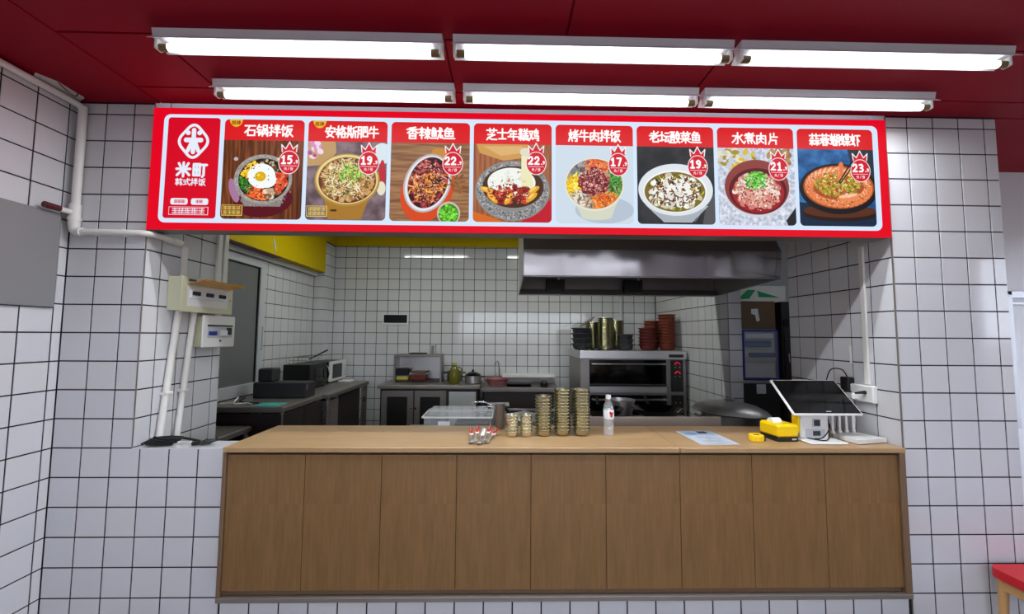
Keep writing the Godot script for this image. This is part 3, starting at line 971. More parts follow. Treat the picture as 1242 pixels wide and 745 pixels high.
	M.tube_glow.emission_enabled = true
	M.tube_glow.emission = Color(0.95, 0.98, 1.0)
	M.tube_glow.emission_energy_multiplier = 7.0

# ---------------------------------------------------------------- camera, sky, exposure
func view_and_light() -> void:
	var cam := Camera3D.new()
	cam.name = "camera"
	cam.position = Vector3(2.3443, 1.6532, 2.2203)
	cam.rotation = Vector3(0.0679, -0.0199, 0.0066)
	cam.fov = rad_to_deg(2.0 * atan(372.5 / 496.285))
	cam.near = 0.05
	cam.far = 60.0
	add_child(cam)
	cam.current = true
	var we := WorldEnvironment.new()
	we.name = "world_environment"
	var e := Environment.new()
	e.background_mode = Environment.BG_SKY
	var sky := Sky.new()
	var sm := ProceduralSkyMaterial.new()
	sm.sky_top_color = Color(0.78, 0.83, 0.92)
	sm.sky_horizon_color = Color(0.90, 0.93, 0.98)
	sm.ground_horizon_color = Color(0.62, 0.63, 0.65)
	sm.ground_bottom_color = Color(0.42, 0.42, 0.43)
	sm.sky_energy_multiplier = 1.0
	sky.sky_material = sm
	e.sky = sky
	e.background_energy_multiplier = SKY
	e.tonemap_mode = Environment.TONE_MAPPER_LINEAR
	e.tonemap_exposure = EXPOSURE
	e.sdfgi_enabled = true
	e.ssao_enabled = true
	e.ssil_enabled = true
	we.environment = e
	add_child(we)

const SKY := 8.0
const EXPOSURE := 1.0
const LAMP_ENERGY := 1.1
const KITCHEN_ENERGY := 1.6

# a white batten with one fluorescent tube; x runs along the tube, y = 0 is the ceiling
func tube_lamp(at: Vector3, label: String, group: String, ln := 1.2, energy := LAMP_ENERGY, tint := Color(0.96, 0.98, 1.0)) -> Node3D:
	var o := thing("tube_lamp", label, "lamp", at, 0.0, group)
	var st := new_st()
	var turn := Transform3D(Basis(Vector3.UP, PI / 2), Vector3.ZERO)
	add_prism(st, PackedVector2Array([Vector2(-0.032, 0), Vector2(0.032, 0), Vector2(0.024, -0.036), Vector2(-0.024, -0.036)]), -ln / 2, ln / 2, turn)
	part(o, "housing", done(st), M.lamp_housing)
	for s in [-1.0, 1.0]:
		st = new_st()
		add_prism(st, PackedVector2Array([Vector2(s * 0.022, -0.034), Vector2(s * 0.052, -0.058), Vector2(s * 0.053, -0.056), Vector2(s * 0.024, -0.030)]), -ln / 2, ln / 2, turn)
		part(o, "reflector", done(st), M.lamp_housing)
		var k := part(o, "tube_holder", box(Vector3(0.016, 0.05, 0.036), 0.004), M.white_plastic, Vector3(s * (ln / 2 - 0.008), -0.052, 0))
		part(k, "tube_cap", tube([Vector3(-s * 0.006, -0.013, 0), Vector3(-s * 0.042, -0.013, 0)], 0.0155, 14), M.socket_brown)
	part(o, "glowing_tube", tube([Vector3(-ln / 2 + 0.05, -0.065, 0), Vector3(ln / 2 - 0.05, -0.065, 0)], 0.0155, 14), M.tube_glow)
	var l := AreaLight3D.new()
	l.name = "tube_light"
	l.area_size = Vector2(ln - 0.1, 0.03)
	l.area_normalize_energy = true
	l.light_energy = energy
	l.light_color = tint
	l.area_range = 14.0
	l.area_attenuation = 2.0
	l.shadow_enabled = true
	l.position = Vector3(0, -0.084, 0)
	l.rotation.x = -PI / 2
	o.add_child(l, true)
	return o

func shell() -> void:
	var floor_o := struct("floor", "grey floor of the room and the kitchen", slabs([[-2.0, -0.15, -3.9, 7.3, 0.0, 5.5]]), M.floor_tile)
	floor_o.set_meta("category", "floor")
	# red ceiling: boards with thin gaps under a slab; the gaps are the dark lines left of the lamps
	var c := struct("ceiling", "crimson painted ceiling of boards with open joints", slabs([[-0.3, 2.927, 0.0, 7.3, 3.05, 5.5], [5.16, 2.927, -0.95, 7.3, 3.05, 0.0]]), M.red_paint)
	var g := 0.004
	for r in [[-0.3, 0.0, 0.445, 5.5], [0.445, 0.0, 7.3, 0.157], [0.445, 0.157, 0.85, 0.54], [0.85, 0.157, 2.08, 0.54], [2.08, 0.157, 3.32, 0.54], [3.32, 0.157, 7.3, 0.54], [0.445, 0.54, 2.6, 5.5], [2.6, 0.54, 7.3, 5.5], [5.17, -0.85, 7.3, 0.0]]:
		part(c, "ceiling_board", slabs([[r[0] + g, 2.915, r[1] + g, r[2] - g, 2.928, r[3] - g]], 0.002), M.red_paint)
	struct("ceiling", "white ceiling over the kitchen", slabs([[-2.0, 3.1, -3.9, 7.3, 3.25, -0.02]]), M.plaster)
	# --- tiled front wall, left: the pillar and the low wall with its ledge
	var wl := struct("wall_front", "white-tiled pillar and low wall left of the wooden counter", slabs([[-0.3, 0.0, -0.63, XL - 0.003, 3.1, -0.003], [XL - 0.01, 0.0, -0.147, 0.897, 1.047, -0.003]]), M.grout)
	lay(wl, Vector3.ZERO, Vector3.RIGHT, Vector3.UP, Rect2(0, 1.05, XL, 1.863), Vector2.ZERO, M.tiles)
	lay(wl, Vector3.ZERO, Vector3.RIGHT, Vector3.UP, Rect2(0, 0, 0.897, 1.05), Vector2.ZERO, M.tiles)
	lay(wl, Vector3(XL, 0, 0), Vector3.FORWARD, Vector3.UP, Rect2(0, 1.05, 0.63, 1.95), Vector2(0.105, 0), M.tiles)
	lay(wl, Vector3(XL, 0, 0), Vector3.FORWARD, Vector3.UP, Rect2(0.150, 0.60, 0.48, 0.45), Vector2(0.105, 0), M.tiles)
	part(wl, "ledge_slab", slabs([[XL, 1.044, -0.15, 0.897, 1.05, 0.0]], 0.001), M.tiles[0])
	part(wl, "corner_trim", slabs([[XL - 0.002, 1.05, -0.004, XL + 0.002, 2.913, 0.001]]), M.rail_metal)
	# --- below the counter
	var wu := struct("wall_front_low", "strip of white tiles below the wooden counter", slabs([[0.897, 0.0, -0.147, 4.5, 0.285, -0.003]]), M.grout)
	lay(wu, Vector3.ZERO, Vector3.RIGHT, Vector3.UP, Rect2(0.897, 0, 3.603, 0.285), Vector2.ZERO, M.tiles)
	# --- pier on the right
	var wr := struct("wall_pier", "white-tiled pier right of the opening", slabs([[XR + 0.003, 0.0, -0.85, 5.162, 3.1, -0.003], [4.5, 0.0, -0.147, XR + 0.01, 1.05, -0.003]]), M.grout)
	lay(wr, Vector3.ZERO, Vector3.RIGHT, Vector3.UP, Rect2(XR, 0, 5.165 - XR, 2.913), Vector2(4.6425, 0), M.tiles)
	lay(wr, Vector3(XR, 0, 0), Vector3.BACK, Vector3.UP, Rect2(-0.85, 1.05, 0.85, 1.95), Vector2.ZERO, M.tiles)
	lay(wr, Vector3(5.165, 0, 0), Vector3.FORWARD, Vector3.UP, Rect2(0, 0, 0.85, 2.9), Vector2.ZERO, M.tiles, func(_a, _b): return true)
	part(wr, "corner_trim", slabs([[XR - 0.003, 0.0, -0.005, XR + 0.003, 2.913, 0.0015]]), M.rail_metal)
	# --- left side wall of the room
	var ws := struct("wall_left", "white-tiled side wall with the white pipe", slabs([[-0.3, 0.0, 0.0, -0.003, 3.05, 5.5]]), M.grout)
	lay(ws, Vector3.ZERO, Vector3.FORWARD, Vector3.UP, Rect2(-5.2, 0, 5.2, 2.913), Vector2(-0.046, 0), M.tiles, func(a, _b): return a < -0.95)
	# --- kitchen
	var kb := struct("wall_kitchen_back", "white-tiled back wall of the kitchen with a yellow band on top", slabs([[-0.4, 0.0, -3.7, 4.7, 3.1, -3.503]]), M.grout)
	lay(kb, Vector3(0, 0, -3.5), Vector3.RIGHT, Vector3.UP, Rect2(-0.021, 0, 4.507, 2.885), Vector2(-0.021, 0.02), M.tiles, func(a, b): return b < 0.92 or (a > 3.2 and b < 1.4) or (a > 2.6 and b > 2.3) or (a > 0.85 and a < 3.1 and b < 1.0))
	part(kb, "yellow_band", slabs([[-0.021, 2.887, -3.503, 4.486, 3.1, -3.498]]), M.yellow_paint)
	var kl := struct("wall_kitchen_left", "tiled left wall of the kitchen with a smoked window under a yellow bulkhead", slabs([[-0.40, 0.0, -3.5, -0.169, 3.1, -2.09], [-0.40, 2.40, -2.09, -0.169, 3.1, -0.63], [-0.40, 0.0, -2.09, -0.169, 1.05, -0.63], [-0.169, 0.0, -3.5, -0.024, 3.1, -3.203]]), M.grout)
	lay(kl, Vector3(-0.166, 0, 0), Vector3.FORWARD, Vector3.UP, Rect2(2.09, 0, 1.11, 2.41), Vector2(2.0, 0.02), M.tiles, func(_a, b): return b < 0.95)
	lay(kl, Vector3(0, 0, -3.2), Vector3.RIGHT, Vector3.UP, Rect2(-0.166, 0, 0.145, 2.87), Vector2(-0.171, 0.02), M.tiles, func(_a, b): return b < 0.95)
	lay(kl, Vector3(-0.021, 0, 0), Vector3.FORWARD, Vector3.UP, Rect2(3.2, 0, 0.3, 2.87), Vector2(3.2, 0.02), M.tiles, func(_a, b): return b < 0.95)
	part(kl, "yellow_bulkhead", slabs([[-0.166, 2.462, -3.2, -0.021, 3.1, -0.63]], 0.002), M.yellow_paint)
	part(kl, "yellow_column_band", slabs([[-0.03, 2.885, -3.5, -0.0205, 3.1, -3.19]]), M.yellow_paint)
	part(kl, "bulkhead_trim", slabs([[-0.169, 2.41, -3.2, -0.12, 2.462, -0.63]], 0.002), M.white_paint)
	part(kl, "red_strip", slabs([[-0.12, 2.454, -2.15, -0.025, 2.4625, -0.8]]), M.maroon)
	part(kl, "loose_paint_flake", prism(PackedVector2Array([Vector2(0, 0.07), Vector2(0.05, 0.03), Vector2(0.066, -0.05), Vector2(0.05, -0.075), Vector2(0.03, -0.02)]), -0.004, 0.003, Transform3D(Basis(Vector3.UP, PI / 2), Vector3(-0.020, 2.56, -1.95))), M.plaster)
	var kr := struct("wall_kitchen_right", "tiled right wall of the kitchen ending at the side doorway", slabs([[4.489, 0.0, -3.5, 4.613, 3.1, -1.643]]), M.grout)
	lay(kr, Vector3(4.486, 0, 0), Vector3.BACK, Vector3.UP, Rect2(-3.5, 0, 1.86, 2.4), Vector2(-1.64, 0.02), M.tiles, func(a, b): return b < 0.95 or b > 2.15 or (a < -2.5 and b < 1.4))
	lay(kr, Vector3(0, 0, -1.64), Vector3.RIGHT, Vector3.UP, Rect2(4.486, 0, 0.13, 3.1), Vector2(4.486, 0.02), M.tiles, func(_a, b): return b < 0.95 or b > 2.15)
	part(kr, "corner_trim", slabs([[4.484, 0.0, -1.645, 4.489, 3.1, -1.638]]), M.rail_metal)
	# window on the kitchen's left wall
	var w1 := struct("window_1", "white aluminium window with a grey pane at the kitchen side", slabs([[-0.20, 2.325, -2.09, -0.150, 2.40, -0.70], [-0.20, 1.05, -2.09, -0.150, 1.16, -0.70], [-0.20, 1.16, -2.09, -0.150, 2.325, -2.0], [-0.20, 1.16, -0.78, -0.150, 2.325, -0.70]], 0.004), M.alu)
	part(w1, "pane", slabs([[-0.182, 1.15, -2.01, -0.176, 2.335, -0.75]]), M.smoked_pane)
	part(w1, "pane_edge", slabs([[-0.176, 1.16, -2.004, -0.163, 2.325, -1.992], [-0.176, 2.316, -2.0, -0.163, 2.326, -0.75]]), M.black_plastic)
	part(w1, "handle", slabs([[-0.150, 1.48, -2.075, -0.138, 1.72, -2.06]], 0.003), M.alu)
	# outer shell of the kitchen, the side room and the dining room
	struct("wall_side_room", "plain walls of the room behind the side doorway", slabs([[4.613, 0.0, -3.7, 7.3, 3.1, -3.5], [7.1, 0.0, -3.7, 7.3, 3.1, -0.6], [7.1, 0.0, 1.9, 7.3, 3.1, 5.5], [7.1, 0.0, -0.6, 7.3, 0.8, 1.9], [7.1, 2.5, -0.6, 7.3, 3.1, 1.9], [5.16, 0.0, -0.86, 7.3, 3.1, -0.745]]), M.white_paint)
	struct("wall_behind_window", "wall closing the space behind the grey window", slabs([[-2.0, 0.0, -3.7, -1.8, 3.1, -0.5], [-2.0, 0.0, -0.6, -0.28, 3.1, -0.4], [-2.0, 0.0, -3.8, -0.38, 3.1, -3.6]]), M.plaster)
	var wo := struct("wall_over_opening", "bulkhead behind the illuminated menu sign", slabs([[XL, 2.225, -0.145, XR, 3.1, -0.105]]), M.plaster)
	part(wo, "red_strip", slabs([[XL, 2.80, -0.106, XR, 2.915, -0.101]]), M.red_paint)
	# rear wall with the shop window behind the camera: its daylight shows in the glossy tiles
	struct("wall_rear", "rear wall around the shop window", slabs([[-0.3, 0.0, 5.2, 0.7, 3.05, 5.4], [5.3, 0.0, 5.2, 7.3, 3.05, 5.4], [0.7, 2.5, 5.2, 5.3, 3.05, 5.4], [0.7, 0.0, 5.2, 5.3, 0.9, 5.4]]), M.white_paint)
	var w2 := struct("window_2", "wide shop window to the street", slabs([[0.7, 0.9, 5.25, 5.3, 0.96, 5.33], [0.7, 2.44, 5.25, 5.3, 2.5, 5.33], [0.7, 0.96, 5.25, 0.76, 2.44, 5.33], [5.24, 0.96, 5.25, 5.3, 2.44, 5.33], [2.2, 0.96, 5.25, 2.26, 2.44, 5.33], [3.72, 0.96, 5.25, 3.78, 2.44, 5.33]], 0.003), M.alu)
	for x in [[0.76, 2.2], [2.26, 3.72], [3.78, 5.24]]:
		part(w2, "pane", slabs([[x[0] - 0.005, 0.955, 5.287, x[1] + 0.005, 2.445, 5.293]]), M.window_glass)
	var w4 := struct("window_4", "unseen side window added for daylight, right of the pier", slabs([[7.15, 0.8, -0.6, 7.22, 0.86, 1.9], [7.15, 2.44, -0.6, 7.22, 2.5, 1.9], [7.15, 0.86, -0.6, 7.22, 2.44, -0.54], [7.15, 0.86, 1.84, 7.22, 2.44, 1.9], [7.15, 0.86, 0.62, 7.22, 2.44, 0.68]], 0.003), M.alu)  # unseen window, added to bring daylight onto the alcove wall
	for z in [[-0.54, 0.62], [0.68, 1.84]]:
		part(w4, "pane", slabs([[7.182, 0.855, z[0] - 0.005, 7.188, 2.445, z[1] + 0.005]]), M.window_glass)
	# narrow window frame far right beside the pier
	struct("window_3", "edge of a white window frame right of the pier", slabs([[6.05, 1.0, -0.747, 6.10, 2.0, -0.715], [6.05, 1.95, -0.747, 7.0, 2.0, -0.715], [6.05, 1.9, -0.747, 7.0, 1.92, -0.72]], 0.002), M.alu)

func lamps() -> void:
	var where := ["left end", "middle", "right end"]
	for r in 2:
		for i in 3:
			tube_lamp(Vector3([0.875, 0.885][r] + [0.6, 1.845, 3.075][i], 2.915, [0.545, 0.207][r]), "white fluorescent tube lamp, %s of the ceiling row %s the sign" % [where[i], ["farther from", "nearest"][r]], "tube lamps in two ceiling rows")
	# rows behind the camera, as their light on the front wall implies
	for i in 3:
		tube_lamp(Vector3(1.2 + i * 1.6, 2.915, 2.7), "fluorescent tube lamp on the ceiling behind the viewer, %s one" % ["left", "middle", "right"][i], "tube lamps farther back in the room", 1.2, 0.7)
	for i in 2:
		tube_lamp(Vector3(1.155 + i * 1.80, 3.1, -2.05), "fluorescent tube lamp on the kitchen ceiling, %s one" % ["left", "right"][i], "tube lamps in the kitchen", 1.2, KITCHEN_ENERGY, Color(0.97, 1.0, 0.95))
	tube_lamp(Vector3(5.85, 3.1, -1.7), "unseen fluorescent tube lamp added to light the side room", "", 1.2, 0.35)  # unseen lamp, added to brighten the view through the doorway

# ---------------------------------------------------------------- the illuminated menu sign
const SIGN_GLOW := 1.0
func glow_mat(key: String, c: Color, tex: Texture2D = null) -> StandardMaterial3D:
	var m := mat(key, Color(0.04, 0.04, 0.04), 0.6, 0.0, 0.12)
	m.emission_enabled = true
	if tex:
		m.emission = Color.BLACK
		m.emission_texture = tex
	else:
		m.emission = c
	m.emission_energy_multiplier = SIGN_GLOW
	return m

func menu_sign() -> void:
	var x0 := 0.422
	var x1 := 4.497
	var y0 := 2.207
	var y1 := 2.882
	var o := thing("menu_sign", "long red illuminated menu sign with eight dish pictures above the counter", "sign", Vector3.ZERO)
	part(o, "sign_box", slabs([[x0, y0, -0.10, x1, y1 - 0.03, 0.014]], 0.003), M.steel_dull)
	part(o, "red_face", slabs([[x0 - 0.001, y0 - 0.001, 0.014, x1 + 0.001, y1 + 0.001, 0.020]], 0.001), glow_mat("sign_red", Color(0.90, 0.015, 0.13)))
	part(o, "pale_border", prism(round_rect(0.481, 2.244, 4.448, 2.846, 0.035), 0.019, 0.0204), glow_mat("sign_pale", Color(0.84, 0.91, 1.0)))
	var r := Rect2(0.505, 2.268, 0.280, 0.560)
	part(o, "logo_panel", print_plate(round_rect(r.position.x, r.position.y, r.end.x, r.end.y, 0.016), r, 0.020, 0.0212), glow_mat("sign_logo", Color.BLACK, logo_panel()))
	var names := ["石锅拌饭", "安格斯肥牛", "香辣鱿鱼", "芝士年糕鸡", "烤牛肉拌饭", "老坛酸菜鱼", "水煮肉片", "蒜蓉蝴蝶虾"]
	var price := ["15", "19", "22", "22", "17", "19", "21", "23"]
	for i in 8:
		r = Rect2(0.810 + 0.4535 * i, 2.267, 0.432, 0.556)
		part(o, "menu_panel", print_plate(round_rect(r.position.x, r.position.y, r.end.x, r.end.y, 0.024), r, 0.020, 0.0212), glow_mat("sign_dish_%d" % i, Color.BLACK, menu_panel(i, names[i], price[i])))
	var l := AreaLight3D.new()
	l.name = "sign_light"
	l.area_size = Vector2(4.0, 0.62)
	l.area_normalize_energy = true
	l.light_energy = SIGN_LIGHT
	l.light_color = Color(1.0, 0.72, 0.74)
	l.area_range = 14.0
	l.area_attenuation = 2.0
	l.shadow_enabled = true
	l.position = Vector3(2.46, 2.545, 0.024)
	l.rotation.y = PI
	o.add_child(l, true)
const SIGN_LIGHT := 0.25

# ---------------------------------------------------------------- serving counter and what stands on it
const TOP := 1.06
const ORDER := ["", "first", "second", "third", "fourth", "fifth", "sixth", "seventh", "eighth", "ninth", "tenth", "eleventh", "twelfth", "thirteenth", "fourteenth", "fifteenth"]
func counter() -> void:
	var o := thing("serving_counter", "long brown wooden serving counter with nine flat front panels", "counter", Vector3.ZERO)
	part(o, "carcass", slabs([[0.905, 0.29, -0.46, 4.495, 1.03, -0.012]]), M.wood_dark)
	for r in [[0.893, 3.283], [3.286, 4.505]]:
		part(o, "countertop", slabs([[r[0], 1.034, -0.50, r[1], TOP, 0.024]], 0.0025), M.wood_top)
	part(o, "side_frame", slabs([[0.893, 0.29, -0.05, 0.910, 1.034, 0.022]], 0.002), M.wood_edge)
	part(o, "side_frame", slabs([[4.470, 0.29, -0.05, 4.503, 1.034, 0.022]], 0.002), M.wood_edge)
	part(o, "bottom_rail", slabs([[0.893, 0.285, -0.05, 4.503, 0.309, 0.024]], 0.002), M.rail_metal)
	part(o, "bottom_strip", slabs([[0.910, 0.309, -0.02, 4.470, 0.336, -0.008]]), M.wood_edge)
	var seams := [0.911, 1.313, 1.710, 2.103, 2.494, 2.891, 3.286, 3.674, 4.068, 4.469]
	for i in 9:
		part(o, "front_panel", slabs([[seams[i] + 0.0012, 0.337, -0.012, seams[i + 1] - 0.0012, 1.020, 0.010]], 0.0012), M.wood_front)

func bowl_prof(r: float, h: float) -> Array:
	return [Vector2(0, 0.002), Vector2(r * 0.58, 0.0), Vector2(r * 0.66, 0.003), Vector2(r * 0.80, h * 0.28), Vector2(r * 0.845, h * 0.55), Vector2(r * 0.87, h * 0.80), Vector2(r * 0.985, h * 0.87), Vector2(r, h * 0.94), Vector2(r * 0.985, h), Vector2(r * 0.915, h * 0.985), Vector2(r * 0.885, h * 0.85), Vector2(r * 0.83, h * 0.55), Vector2(r * 0.775, h * 0.3), Vector2(r * 0.55, 0.008), Vector2(0, 0.006)]

func bowl_stack(x: float, z: float, n: int, r: float, h: float, pitch: float, y: float, m: Material, where: String, group: String, called := "metal_bowl", loose := 0.0) -> void:
	var key := "bowl%.3f%.3f" % [r, h]
	if not cache.has(key):
		cache[key] = lathe(bowl_prof(r, h), 28)
	for i in n:
		var at := Vector3(x + rng.randf_range(-1, 1) * (0.0012 + loose), y + i * pitch, z + rng.randf_range(-1, 1) * (0.0012 + loose))
		var tilt := Basis(Vector3(1, 0, 0.4).normalized(), rng.randf_range(-1, 1) * loose * 12.0)
		var k := n - i
		var lab := "%s, %s" % [where, "topmost" if k == 1 else ("lowest" if i == 0 else ORDER[k] + " from top")]
		single(called, lab, "bowl", cache[key], m, at, tilt, group)

func counter_things() -> void:
	# stacks of brass-coloured bowls
	bowl_stack(2.398, -0.225, 6, 0.040, 0.034, 0.0185, TOP, M.brass_pale, "small pale brass bowl, short stack beside the cup", "short stack beside the cup", "metal_bowl", 0.0007)
	bowl_stack(2.482, -0.225, 6, 0.038, 0.034, 0.0185, TOP, M.brass_pale, "small pale brass bowl, short stack beside tall stacks", "short stack beside the tall stacks", "metal_bowl", 0.0007)
	bowl_stack(2.585, -0.245, 11, 0.051, 0.042, 0.0192, TOP, M.brass, "brass bowl, shortest of three tall counter stacks", "first tall stack")
	bowl_stack(2.699, -0.255, 13, 0.053, 0.042, 0.0192, TOP, M.brass, "brass bowl, middle of three tall counter stacks", "middle tall stack")
	bowl_stack(2.812, -0.255, 13, 0.053, 0.042, 0.0192, TOP, M.brass, "brass bowl, tall stack nearest the water bottle", "tall stack by the bottle")
	# steel cup
	single("steel_cup", "tall stainless steel cup standing left of the bowl stacks", "cup", lathe([Vector2(0, 0), Vector2(0.024, 0), Vector2(0.027, 0.004), Vector2(0.032, 0.145), Vector2(0.0345, 0.150), Vector2(0.031, 0.151), Vector2(0.025, 0.006), Vector2(0, 0.005)], 28), M.steel_dull, Vector3(2.325, TOP, -0.42))
	# water bottle
	var o := thing("water_bottle", "clear plastic water bottle with white cap and red-marked label", "bottle", Vector3(2.976, TOP, -0.255))
	part(o, "body", lathe([Vector2(0, 0.004), Vector2(0.022, 0.0), Vector2(0.030, 0.006), Vector2(0.031, 0.05), Vector2(0.029, 0.056), Vector2(0.031, 0.062), Vector2(0.031, 0.10), Vector2(0.031, 0.155), Vector2(0.027, 0.178), Vector2(0.016, 0.198), Vector2(0.013, 0.205), Vector2(0.013, 0.216)], 28), M.bottle_plastic)
	part(o, "water", lathe([Vector2(0, 0.006), Vector2(0.028, 0.008), Vector2(0.0285, 0.15), Vector2(0.024, 0.176), Vector2(0, 0.176)], 24), M.bottle_plastic)
	part(o, "label_band", lathe([Vector2(0.0313, 0.098), Vector2(0.0316, 0.099), Vector2(0.0316, 0.150), Vector2(0.0313, 0.151)], 28), M.paper)
	var mk := new_st()
	for s in [[0.2, 0.128, 0.9], [0.38, 0.124, -0.7]]:
		add_box(mk, Vector3(sin(s[0]) * 0.0318, s[1], cos(s[0]) * 0.0318), Vector3(0.011, 0.030, 0.0014), 0.0, Basis(Vector3.UP, s[0]) * Basis(Vector3.BACK, s[2] * 0.4))
	part(o, "red_mark", done(mk), M.red_plastic)
	part(o, "cap", lathe([Vector2(0, 0.238), Vector2(0.014, 0.237), Vector2(0.0155, 0.234), Vector2(0.0155, 0.214), Vector2(0.013, 0.213), Vector2(0, 0.213)], 24), M.white_plastic)
	# cutlery sets: steel spoon in a printed sleeve
	var n := 0
	for c in [[2.172, -0.06, 0.10, 0.0], [2.194, -0.05, 0.0, 0.011], [2.216, -0.04, -0.08, 0.0], [2.240, -0.055, -0.15, 0.011], [2.262, -0.06, -0.23, 0.0]]:
		var s := thing("cutlery_set", "steel spoon in a red paper sleeve, %s of five on counter" % ["leftmost", "second from left", "middle", "second from right", "rightmost"][n], "cutlery", Vector3(c[0], TOP + 0.004 + c[3], c[1]), c[2], "spoons in red sleeves on the counter")
		n += 1
		part(s, "spoon_bowl", lathe([Vector2(0, 0), Vector2(0.010, 0.001), Vector2(0.0145, 0.005), Vector2(0.0155, 0.008), Vector2(0.013, 0.0075), Vector2(0.008, 0.004), Vector2(0, 0.003)], 18), M.spoon_steel, Vector3(0, 0.0, 0.0), Basis.from_scale(Vector3(1, 1, 1.35)))
		part(s, "handle", tube([Vector3(0, 0.007, -0.018), Vector3(0, 0.012, -0.06), Vector3(0, 0.022, -0.13), Vector3(0, 0.040, -0.19)], 0.0028, 8, 0.0035), M.spoon_steel)
		part(s, "chopsticks", tube([Vector3(0.007, 0.006, -0.012), Vector3(0.006, 0.020, -0.14), Vector3(0.004, 0.038, -0.20)], 0.0022, 6, 0.003), M.chrome)
		part(s, "paper_sleeve", box(Vector3(0.019, 0.007, 0.085), 0.002), M.red_plastic if n != 3 else M.paper, Vector3(0.003, 0.028, -0.155), Basis(Vector3.RIGHT, 0.18))
		part(s, "sleeve_end", box(Vector3(0.020, 0.0078, 0.026), 0.002), M.paper, Vector3(0.003, 0.0205, -0.118), Basis(Vector3.RIGHT, 0.18))
	# leaflet
	var cv := Canvas.new(200, 260, Color("b9c0cc"))
	cv.rect(10, 12, 190, 96, Color("93a2b8"))
	for i in 34:
		cv.seg(14 + (i * 37) % 150, 110 + i * 4, 40 + (i * 53) % 150, 110 + i * 4, 2, Color("5f6c82"))
	cv.blob(60, 60, 36, 22, Color("7387a6"))
	var lm := mat("leaflet_print", Color(1, 1, 1), 0.5)
	lm.albedo_texture = cv.tex()
	var pr := Rect2(-0.11, -0.16, 0.22, 0.32)
	o = thing("leaflet", "printed paper leaflet lying flat on the counter", "leaflet", Vector3(3.532, TOP + 0.0012, -0.20), 0.03)
	part(o, "sheet", print_plate(PackedVector2Array([Vector2(-0.11, -0.16), Vector2(0.11, -0.16), Vector2(0.11, 0.16), Vector2(-0.11, 0.16)]), pr, -0.0008, 0.0008), lm, Vector3.ZERO, Basis(Vector3.RIGHT, -PI / 2))
	part(o, "dark_square", box(Vector3(0.055, 0.0006, 0.05)), M.black_plastic, Vector3(0.035, 0.0011, -0.115))
	# yellow tape roll
	o = thing("tape_roll", "small bright yellow tape roll beside the yellow printer", "tape", Vector3(3.786, TOP, -0.125))
	part(o, "roll", lathe([Vector2(0.017, 0.002), Vector2(0.034, 0.0), Vector2(0.039, 0.004), Vector2(0.040, 0.018), Vector2(0.039, 0.034), Vector2(0.034, 0.038), Vector2(0.017, 0.036), Vector2(0.017, 0.002)], 28), M.yellow_plastic)
	part(o, "core", lathe([Vector2(0.0135, 0.003), Vector2(0.017, 0.003), Vector2(0.017, 0.034), Vector2(0.0135, 0.034), Vector2(0.0135, 0.003)], 20), M.cardboard)
	part(o, "cutter", box(Vector3(0.012, 0.03, 0.018), 0.003), M.black_plastic, Vector3(0.041, 0.016, 0.008))
	# yellow label printer
	o = thing("label_printer", "yellow label printer with black base and a white paper roll", "printer", Vector3(3.950, TOP, -0.175), 0.10)
	part(o, "base", box(Vector3(0.128, 0.026, 0.148), 0.006), M.black_plastic, Vector3(0, 0.013, 0))
	part(o, "case", box(Vector3(0.132, 0.072, 0.152), 0.011), M.yellow_plastic, Vector3(0, 0.060, 0))
	part(o, "paper_roll", tube([Vector3(-0.028, 0, 0), Vector3(0.028, 0, 0)], 0.026, 20), M.paper, Vector3(-0.008, 0.092, -0.02))
	part(o, "paper_end", slabs([[-0.036, 0.0945, -0.012, 0.020, 0.0955, 0.040]]), M.paper)
	part(o, "badge", box(Vector3(0.026, 0.008, 0.002)), M.alu, Vector3(0.034, 0.014, 0.0745))
	# till screen on its stand
	o = thing("touch_till", "tilted black touch-screen till on a white stand", "till", Vector3(4.19, TOP, -0.13))
	part(o, "base_plate", box(Vector3(0.215, 0.012, 0.20), 0.005), M.white_plastic, Vector3(-0.045, 0.006, -0.01))
	var sd := part(o, "stand", box(Vector3(0.165, 0.135, 0.07), 0.006), M.white_plastic, Vector3(-0.055, 0.078, -0.04))
	for q in [[0.01, 0.022, 0.052, 0.050], [0.0, -0.035, 0.115, 0.044]]:
		part(sd, "port_panel", box(Vector3(q[2], q[3], 0.004), 0.001), M.alu, Vector3(q[0], q[1], 0.0345))
	part(sd, "port", box(Vector3(0.034, 0.034, 0.003)), M.charcoal, Vector3(0.012, 0.022, 0.0375))
	part(sd, "port", box(Vector3(0.042, 0.026, 0.003)), M.charcoal, Vector3(0.008, -0.037, 0.0375))
	part(o, "yellow_sticker", box(Vector3(0.014, 0.10, 0.05), 0.002), M.yellow_plastic, Vector3(-0.144, 0.09, -0.035))
	var tilt := Basis(Vector3.RIGHT, -atan2(0.2, 0.175))
	var mid := Vector3(4.19, 1.296, -0.20) - Vector3(4.19, TOP, -0.13)
	var sc := part(o, "screen_shell", box(Vector3(0.404, 0.268, 0.016), 0.006), M.white_plastic, mid, tilt)
	part(sc, "screen_glass", box(Vector3(0.386, 0.250, 0.004), 0.001), M.black_gloss, Vector3(0, 0, 0.0072))
	part(sc, "maker_mark", box(Vector3(0.030, 0.004, 0.0006)), M.alu, Vector3(0.01, -0.112, 0.0094))
	part(o, "neck", tube([Vector3(-0.02, 0.12, -0.06), Vector3(-0.005, 0.20, -0.085)], 0.028, 14), M.white_plastic)
	part(o, "cable", tube(smooth_path([Vector3(0.045, 0.20, -0.10), Vector3(0.02, 0.13, -0.06), Vector3(0.05, 0.09, -0.03), Vector3(0.0, 0.055, 0.02), Vector3(-0.05, 0.025, 0.04), Vector3(-0.09, 0.020, 0.035)]), 0.0032, 8), M.rubber)
